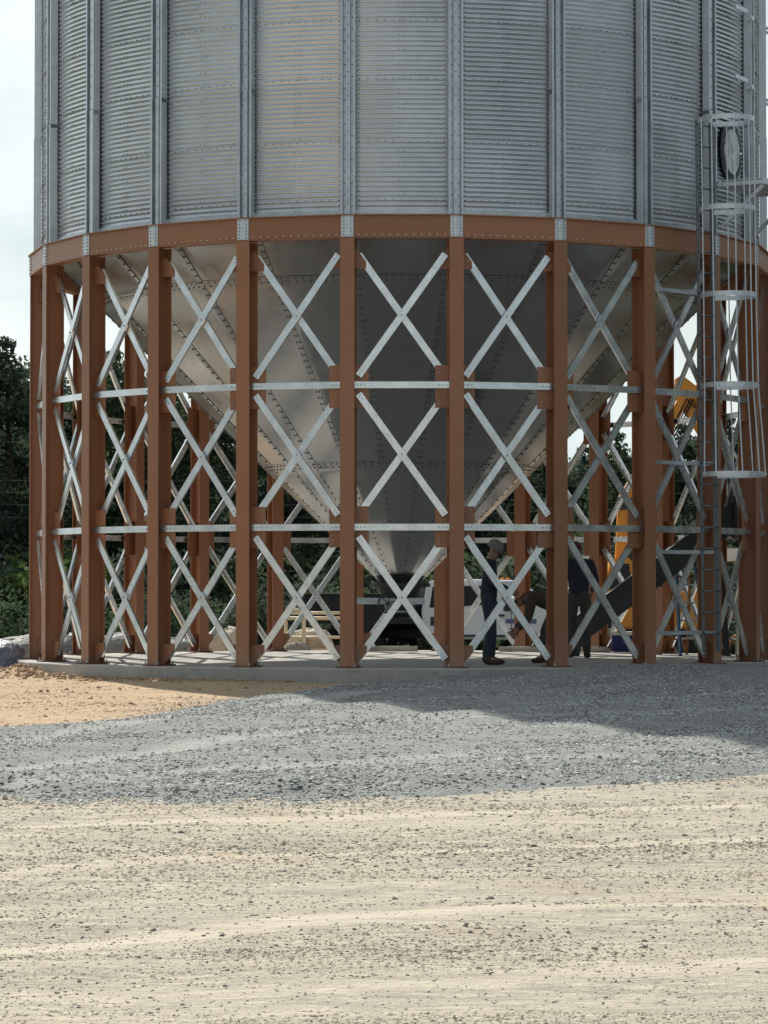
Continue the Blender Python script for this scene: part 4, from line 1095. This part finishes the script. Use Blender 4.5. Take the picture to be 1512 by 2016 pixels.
b = MB(); b.box((-3.25, 0, 1.02), (3.1, 2.25, .14)); b.box((-1.76, 0, 1.42), (.08, 2.1, .72)); b.box((-3.2, -1.08, .78), (1.0, .10, .40)); b.box((-3.2, 1.08, .78), (1.0, .10, .40)); b.build("flatbed", M_black, truck, bevel=.01)
b = MB(); b.box((-3.5, -.55, 1.30), (2.3, 1.0, .62)); b.box((-3.5, -.55, 1.62), (2.34, 1.04, .05)); b.build("tool_box", M_black, truck, bevel=.01)
b = MB()
for y in (-.4, .4): b.bar((-4.6, y, .72), (2.2, y, .72), .09, .18)
b.build("chassis", M_black, truck)
for x, y in ((-3.6, -1.135), (-3.6, 1.135)):
    b = MB(); b.box((x-1.0, y, 1.02), (.10, .03, .06)); b.build("marker_light", M_red, truck, bevel=.005)
M_badge = mat("badge_silver", (.55,.55,.52), .4, .3)
b = MB(); b.prism([(-.10,.10),(-.10,-.03),(0,-.13),(.10,-.03),(.10,.10)], (-4.3, -.90, .60), (1,0,0), (0,0,1), (0,-.01,0))
b.prism([(-.075,.075),(-.075,-.02),(0,-.095),(.075,-.02),(.075,.075)], (-4.3, -.911, .60), (1,0,0), (0,0,1), (0,-.006,0), 1)
b.build("emblem", [M_badge, M_dark], truck)
for x in (1.62, -3.0):
    for s in (-1, 1):
        b = MB(); rot = Matrix.Rotation(math.pi/2, 3, 'X'); yc = s*.86
        b.lathe([(.22,-.12),(.36,-.13),(.40,-.10),(.40,.10),(.36,.13),(.22,.12)], (x, yc, .40), 24, axis=rot); w_ = b.build("wheel", M_tyre, truck, True)
        b = MB(); b.lathe([(.005,-.09),(.10,-.10),(.14,-.06),(.22,-.08),(.225,.08),(.14,.06),(.10,.10),(.005,.09)], (x, yc, .40), 24, axis=rot); b.build("rim", M_chrome, w_, True)
    b = MB(); b.tube([(x, -.8, .4), (x, .8, .4)], .07, 8); b.build("axle", M_black, truck)

# ------------------------------------------------------------------ yellow excavator behind, right
M_yel = mat("excavator_yellow", (.80,.31,.035), .4, noise=[(5,(.68,.26,.03),.45,.7)])
EY = 25.0; q = P(1262, 1270, EY); ez = -.72
ex = empty("excavator", (q.x, EY, ez), "yellow excavator with raised boom working behind the right hand legs", "excavator")
T2 = lambda px, py: P(px, py, EY)-Vector((q.x, EY, ez))
for s in (-1, 1):
    b = MB(); pr = [(-1.25,.36),(-1.15,.12),(-.95,0),(.95,0),(1.15,.12),(1.25,.36),(1.12,.60),(.95,.68),(-.95,.68),(-1.12,.60)]
    b.prism(pr, (0, s*.85-.22, 0), (1,0,0), (0,0,1), (0,.44,0)); tr = b.build("track", M_tyre, ex, bevel=.02)
    for x in (-.85, -.42, 0, .42, .85):
        b = MB(); b.lathe([(.01,-.235),(.18,-.235),(.2,-.2),(.2,.2),(.18,.235),(.01,.235)], (x, s*.85, .30), 14, axis=Matrix.Rotation(math.pi/2, 3, 'X')); b.build("roller", M_dark, tr)
b = MB(); b.lathe([(.01,.55),(.55,.55),(.55,.85),(.01,.85)], n=20); b.box((0,0,.45), (1.5,1.3,.28)); b.build("undercarriage", M_dark, ex)
b = MB(); b.prism([(-.85,.85),(1.35,.85),(1.45,1.05),(1.42,1.62),(1.15,1.75),(.1,1.72),(-.05,1.35),(-.85,1.30)], (0,-.9,0), (1,0,0), (0,0,1), (0,1.8,0)); b.build("body", M_yel, ex, bevel=.05)
b = MB(); b.prism([(-.95,.95),(-.15,.95),(-.10,1.75),(-.30,2.55),(-.78,2.55),(-.98,1.75)], (0,-.88,0), (1,0,0), (0,0,1), (0,.85,0)); cb = b.build("operator_cab", M_yel, ex, bevel=.04)
b = MB(); b.prism([(-.88,1.55),(-.25,1.55),(-.36,2.42),(-.72,2.42)], (0,-.892,0), (1,0,0), (0,0,1), (0,.02,0)); b.build("window", M_glass, cb)
b = MB(); b.prism([(-.3,-.35),(.3,-.35),(.22,.30),(-.22,.30)], (-.965,-.45,2.02), (0,1,0), (.06,0,1), (-.02,0,0)); b.build("window", M_glass, cb)
# boom, stick, cylinders, bucket: outlines in the boom plane with thickness
e0 = T2(1216, 1178); e1 = T2(1232, 985); e2 = T2(1352, 775); e3 = T2(1440, 940)
def arm(pts_, hw, y0, w, name):
    up_ = []; dn_ = []
    for i, p in enumerate(pts_):
        d = (pts_[min(i+1, len(pts_)-1)]-pts_[max(i-1, 0)]).normalized(); nn = Vector((-d.z, 0, d.x))
        up_.append(p+nn*hw[i]); dn_.append(p-nn*hw[i])
    lp = up_+dn_[::-1]; b = MB(); b.prism([(p.x, p.z) for p in lp], (0, y0, 0), (1,0,0), (0,0,1), (0,w,0)); return b.build(name, M_yel, ex, bevel=.02)
arm([e0, e0.lerp(e1, .5), e1, e1.lerp(e2, .5), e2], [.12, .15, .20, .16, .12], -.20, .34, "boom")
st_d = (e3-e2).normalized(); arm([e2-st_d*.45, e2, e2.lerp(e3, .5), e3], [.10, .30, .22, .12], -.17, .28, "stick")
def cyl(a_, c_, name="hydraulic_cylinder"):
    b = MB(); m_ = a_.lerp(c_, .58); b.tube([a_, m_], .075, 10, 0); b.tube([m_, c_], .04, 8, 1); b.build(name, [M_yel, M_chrome], ex)
cyl(e0+Vector((.55,-.02,-.05)), e1.lerp(e2, .25)+Vector((.05,-.02,-.12)))
cyl(e1.lerp(e2, .35)+Vector((-.25,0,.32)), e2-st_d*.42+Vector((0,.0,.0)))
cyl(e2+Vector((.22,0,.20)), e3+Vector((.20,0,.35)))
b = MB()
for off in (-.05, .05, .12):
    pts_ = [e0.lerp(e1, f)+Vector((.20+off*.6, -.23, 0)) for f in (.1,.5,.9)]+[e1.lerp(e2, f)+Vector((.1+off, -.23, .02-.14*math.sin(f*3.1))) for f in (.15,.4,.7,.95)]+[e2.lerp(e3, .3)+Vector((.1,-.2,0))]
    b.tube(pts_, .022, 6)
b.build("hydraulic_hose", M_black, ex)
b = MB(); b.prism([(-.28,-.16),(.30,-.10),(.26,.14),(-.22,.18)], e1+Vector((-.02,-.222,-.10)), (1,0,0), (0,0,1), (0,.02,0)); b.build("boom_plate", M_dark, ex)
b = MB(); pr = [(-.18,.18),(.22,.22),(.48,-.15),(.50,-.55),(.25,-.85),(-.20,-.88),(-.42,-.70),(-.15,-.45),(-.12,-.15)]
b.prism(pr, e3+Vector((0,-.45,0)), (1,0,0), (0,0,1), (0,.9,0)); b.build("bucket", M_dark, ex, bevel=.03)

# ------------------------------------------------------------------ overhead wires behind
for i, (pl, pr_) in enumerate(((1006, 938), (1030, 962), (1052, 988), (1078, 1012))):
    A = P(-900, pl-60, 38); B = P(2400, pr_-60, 38); b = MB(); pts_ = []
    for k in range(25):
        f = k/24; p = A.lerp(B, f); p.z -= 1.0*4*f*(1-f)*.9-.45; pts_.append(p)
    b.tube(pts_, .005, 5); o = b.build("overhead_wire", M_lad); tag(o, "thin grey overhead wire sagging across the front of the dark trees", "wire", "overhead wires before the trees")

# ------------------------------------------------------------------ trees
M_leaf = [mat("leaf_%s" % n_, rough=.75, spec=.08, island=isl) for n_, isl in (  # greens lightened to stand in for haze over the wood
    ("pine", [(.050,.074,.054),(.074,.104,.072),(.098,.130,.084),(.060,.088,.068)]),
    ("oak", [(.060,.094,.052),(.088,.130,.068),(.115,.165,.082),(.070,.106,.060)]),
    ("bright", [(.06,.10,.03),(.10,.15,.045),(.14,.19,.06),(.075,.12,.04)]))]
for m_ in M_leaf:
    t_n = m_.node_tree; pb = t_n.nodes['Principled BSDF']; tr_ = t_n.nodes.new('ShaderNodeBsdfTranslucent'); ms = t_n.nodes.new('ShaderNodeMixShader'); ms.inputs[0].default_value = .42
    t_n.links.new(pb.inputs['Base Color'].links[0].from_socket, tr_.inputs['Color'])
    t_n.links.new(pb.outputs[0], ms.inputs[1]); t_n.links.new(tr_.outputs[0], ms.inputs[2]); t_n.links.new(ms.outputs[0], t_n.nodes['Material Output'].inputs['Surface'])
M_bark = mat("bark", (.06,.045,.035), .9, noise=[(8,(.035,.028,.022),.4,.65)])
def leaves_mesh(cl, per, size, m, name, parent, seed, squash=1.0):
    r = np.random.default_rng(seed); n = len(cl)*per
    c = np.repeat(np.array([(p[0], p[1], p[2]) for p in cl]), per, 0); rad = np.repeat(np.array([p[3] for p in cl]), per)
    d = r.normal(0, 1, (n, 3)); d /= np.linalg.norm(d, axis=1, keepdims=True); rr = rad*r.random(n)**.45
    c = c+d*rr[:,None]*np.array([1,1,squash])
    a = r.normal(0, 1, (n, 3)); a /= np.linalg.norm(a, axis=1, keepdims=True); bb = np.cross(a, r.normal(0, 1, (n, 3))); bb /= np.linalg.norm(bb, axis=1, keepdims=True)
    s = size*r.uniform(.6, 1.4, n)[:,None]
    v = np.stack([c-a*s, c-bb*s*.55, c+a*s, c+bb*s*.55], 1).reshape(-1, 3); q_ = np.arange(4*n).reshape(n, 4)
    o = link(name, raw_mesh(name, v, q_, False), m); o.parent = parent; return o
def tree(seed, h, w, kind, m):
    r = random.Random(seed); root = empty("tree", (0,0,0)); b = MB(); cl = []
    lean = Vector((r.uniform(-.04,.04), r.uniform(-.04,.04), 1))
    b.tube([lean*(h*f)+Vector((r.uniform(-.08,.08), r.uniform(-.08,.08), 0))*(1 if f else 0) for f in (0,.2,.4,.6,.8,.95)], [h*.020,h*.016,h*.013,h*.009,h*.006,h*.002], 8)
    n = 46 if kind == 'pine' else 54
    for i in range(n):
        f = .10+.88*(i+r.random())/n
        if kind == 'pine': sp = w*.5*(1.05-f)**.75*(.55+.6*r.random())+.2
        else: sp = w*.5*math.sin(math.pi*min(.97, (.12+.86*f)))**.6*(.35+.75*r.random())
        a = r.uniform(0, 6.28); rise = .25 if kind != 'pine' else .05
        p0 = lean*(h*f*.92); p1 = p0+Vector((math.cos(a)*sp, math.sin(a)*sp, sp*rise+r.uniform(-.1,.2)))
        b.tube([p0, p0.lerp(p1, .5)+Vector((0,0,.06)), p1], [h*.005*(1.1-f)+.012, .018, .008], 5)
        cl.append((p1.x, p1.y, p1.z, r.uniform(.38,.75)*(w/4.5)))
        q_ = p0.lerp(p1, r.uniform(.4,.75)); cl.append((q_.x, q_.y, q_.z+.1, r.uniform(.4,.8)*(w/4.5)))
    cl.append((lean.x*h, lean.y*h, h, .30)); cl.append((lean.x*h, lean.y*h, h*.95, .4))
    b.build("trunk", M_bark, root, True)
    leaves_mesh(cl, 120, .088, m, "crown", root, seed, .75)
    return root
protos = [tree(1, 8.6, 5.0, 'oak', M_leaf[0]), tree(2, 8.6, 4.6, 'pine', M_leaf[0]), tree(3, 8.6, 5.6, 'oak', M_leaf[1]), tree(4, 8.6, 5.2, 'pine', M_leaf[1]), tree(5, 8.6, 5.4, 'oak', M_leaf[0])]
proto_used = set()
def put_tree(kind, x, y, h, label, group, wide=1.0, rz=None):
    z = float(hgt(np.array([x]), np.array([y]))[0])-.1; s = h/8.6
    rz = rz if rz is not None else random.uniform(0, 6.28)
    if kind in proto_used: o = dup(protos[kind], (x, y, z), rz, (s*wide, s*wide, s))
    else: o = protos[kind]; proto_used.add(kind); o.location = (x, y, z); o.rotation_euler = (0,0,rz); o.scale = (s*wide, s*wide, s)
    tag(o, label, "tree", group); return o
GT = "dark trees in the wood behind the silo"
def top_h(px, py, Y):   # height above ground of a crown top seen at px,py
    p = P(px, py, Y); return p.x, p.z-float(hgt(np.array([p.x]), np.array([Y]))[0])+.1
for kind, px, py, Y, lab in ((0, 22, 692, 46, "tall dark tree cut by the left edge of the picture"),
        (3, -80, 720, 50, "dark tree mostly beyond the left edge of the picture"),
        (1, 105, 742, 52, "dark pointed tree showing between the first brown legs on the left"),
        (2, 235, 712, 50, "dark tree whose top shows left of the hopper against the sky"),
        (3, 1215, 868, 50, "dark tree topping the gap right of the hopper under open sky"),
        (4, 1352, 852, 48, "dark tree seen behind the ladder at the right"),
        (0, 1450, 836, 46, "dark tree showing between the ladder cage bars at right")):
    x, h = top_h(px, py, Y); put_tree(kind, x, Y, h*1.02, lab, GT)
hs = [(-300,700),(-170,715),(60,735),(160,745),(200,770),(300,745),(360,760),(430,775),(500,790),(570,800),(650,805),(720,815),(800,825),(880,835),(950,845),(1010,850),(1080,862),(1150,872),(1260,878),(1300,868),(1400,866),(1500,850),(1570,840),(1650,850),(1780,860)]
for i, (px, py) in enumerate(hs):
    Y = 49+random.uniform(-3, 12); x, h = top_h(px, py+random.uniform(0, 25), Y)
    put_tree((i*2+1) % 5, x, Y, h, "dark leafy tree in the unbroken wood behind the silo legs", GT, 1.05)
for i in range(30):
    x = -19+38*(i+random.uniform(-.3,.3))/29; Y = 60+random.uniform(-3, 8); f = (x+19)/38
    put_tree((i+2) % 5, x, Y, 8.4-2.2*f+random.uniform(-.6,.3), "dark leafy tree in the unbroken wood behind the silo legs", GT, 1.35)
for i in range(13):   # row out of view, added to darken reflections on the right
    put_tree((i*3+1) % 5, 13.5+random.uniform(0, 4)+.25*max(0, 20-i*3), -16+4.6*i+random.uniform(-1,1), 9.5+random.uniform(-1,1.5), "dark leafy tree in the wood along the right side of the yard", GT, 1.35)
# bushes along the front of the wood
def bush(seed, m):
    r = random.Random(seed); root = empty("bush", (0,0,0)); cl = []; b = MB()
    for i in range(34):
        a = r.uniform(0, 6.28); d = 1.15*math.sqrt(r.random()); z = .2+1.75*r.random()*(1-.45*d)
        cl.append((d*math.cos(a), d*math.sin(a), z, r.uniform(.25,.5)))
        if i % 4 == 0: b.tube([(0,0,0), (d*math.cos(a)*.5, d*math.sin(a)*.5, z*.6), (d*math.cos(a), d*math.sin(a), z)], [.03,.02,.008], 5)
    b.build("stem", M_bark, root); leaves_mesh(cl, 130, .060, m, "foliage", root, seed, .9); return root
bp = [bush(11, M_leaf[0]), bush(12, M_leaf[1]), bush(13, M_leaf[2])]; bused = set()
def put_bush(k, px, Y, s, lab, grp):
    x = P(px, 1280, Y).x; z = float(hgt(np.array([x]), np.array([Y]))[0])-.1
    if k in bused: o = dup(bp[k], (x, Y, z), random.uniform(0, 6.28), (s*1.15, s, s))
    else: o = bp[k]; bused.add(k); o.location = (x, Y, z); o.scale = (s*1.15, s, s)
    tag(o, lab, "bush", grp)
GB = "bushes along the edge of the wood"
put_bush(2, 38, 40, 2.0, "light green bush at the left edge below the tall dark tree", GB)
for i in range(22):
    put_bush(i % 2, -420+110*i+random.uniform(-25,25), 42+random.uniform(-3,3), 1.75+random.uniform(-.3,.4), "dark green bush in the dense thicket at the foot of the wood", GB)
for i in range(22):
    put_bush((i+1) % 2, -420+112*i+random.uniform(-25,25), 36+random.uniform(-2.5,2.5), 1.05+random.uniform(-.2,.25), "dark green bush in the dense thicket at the foot of the wood", GB)
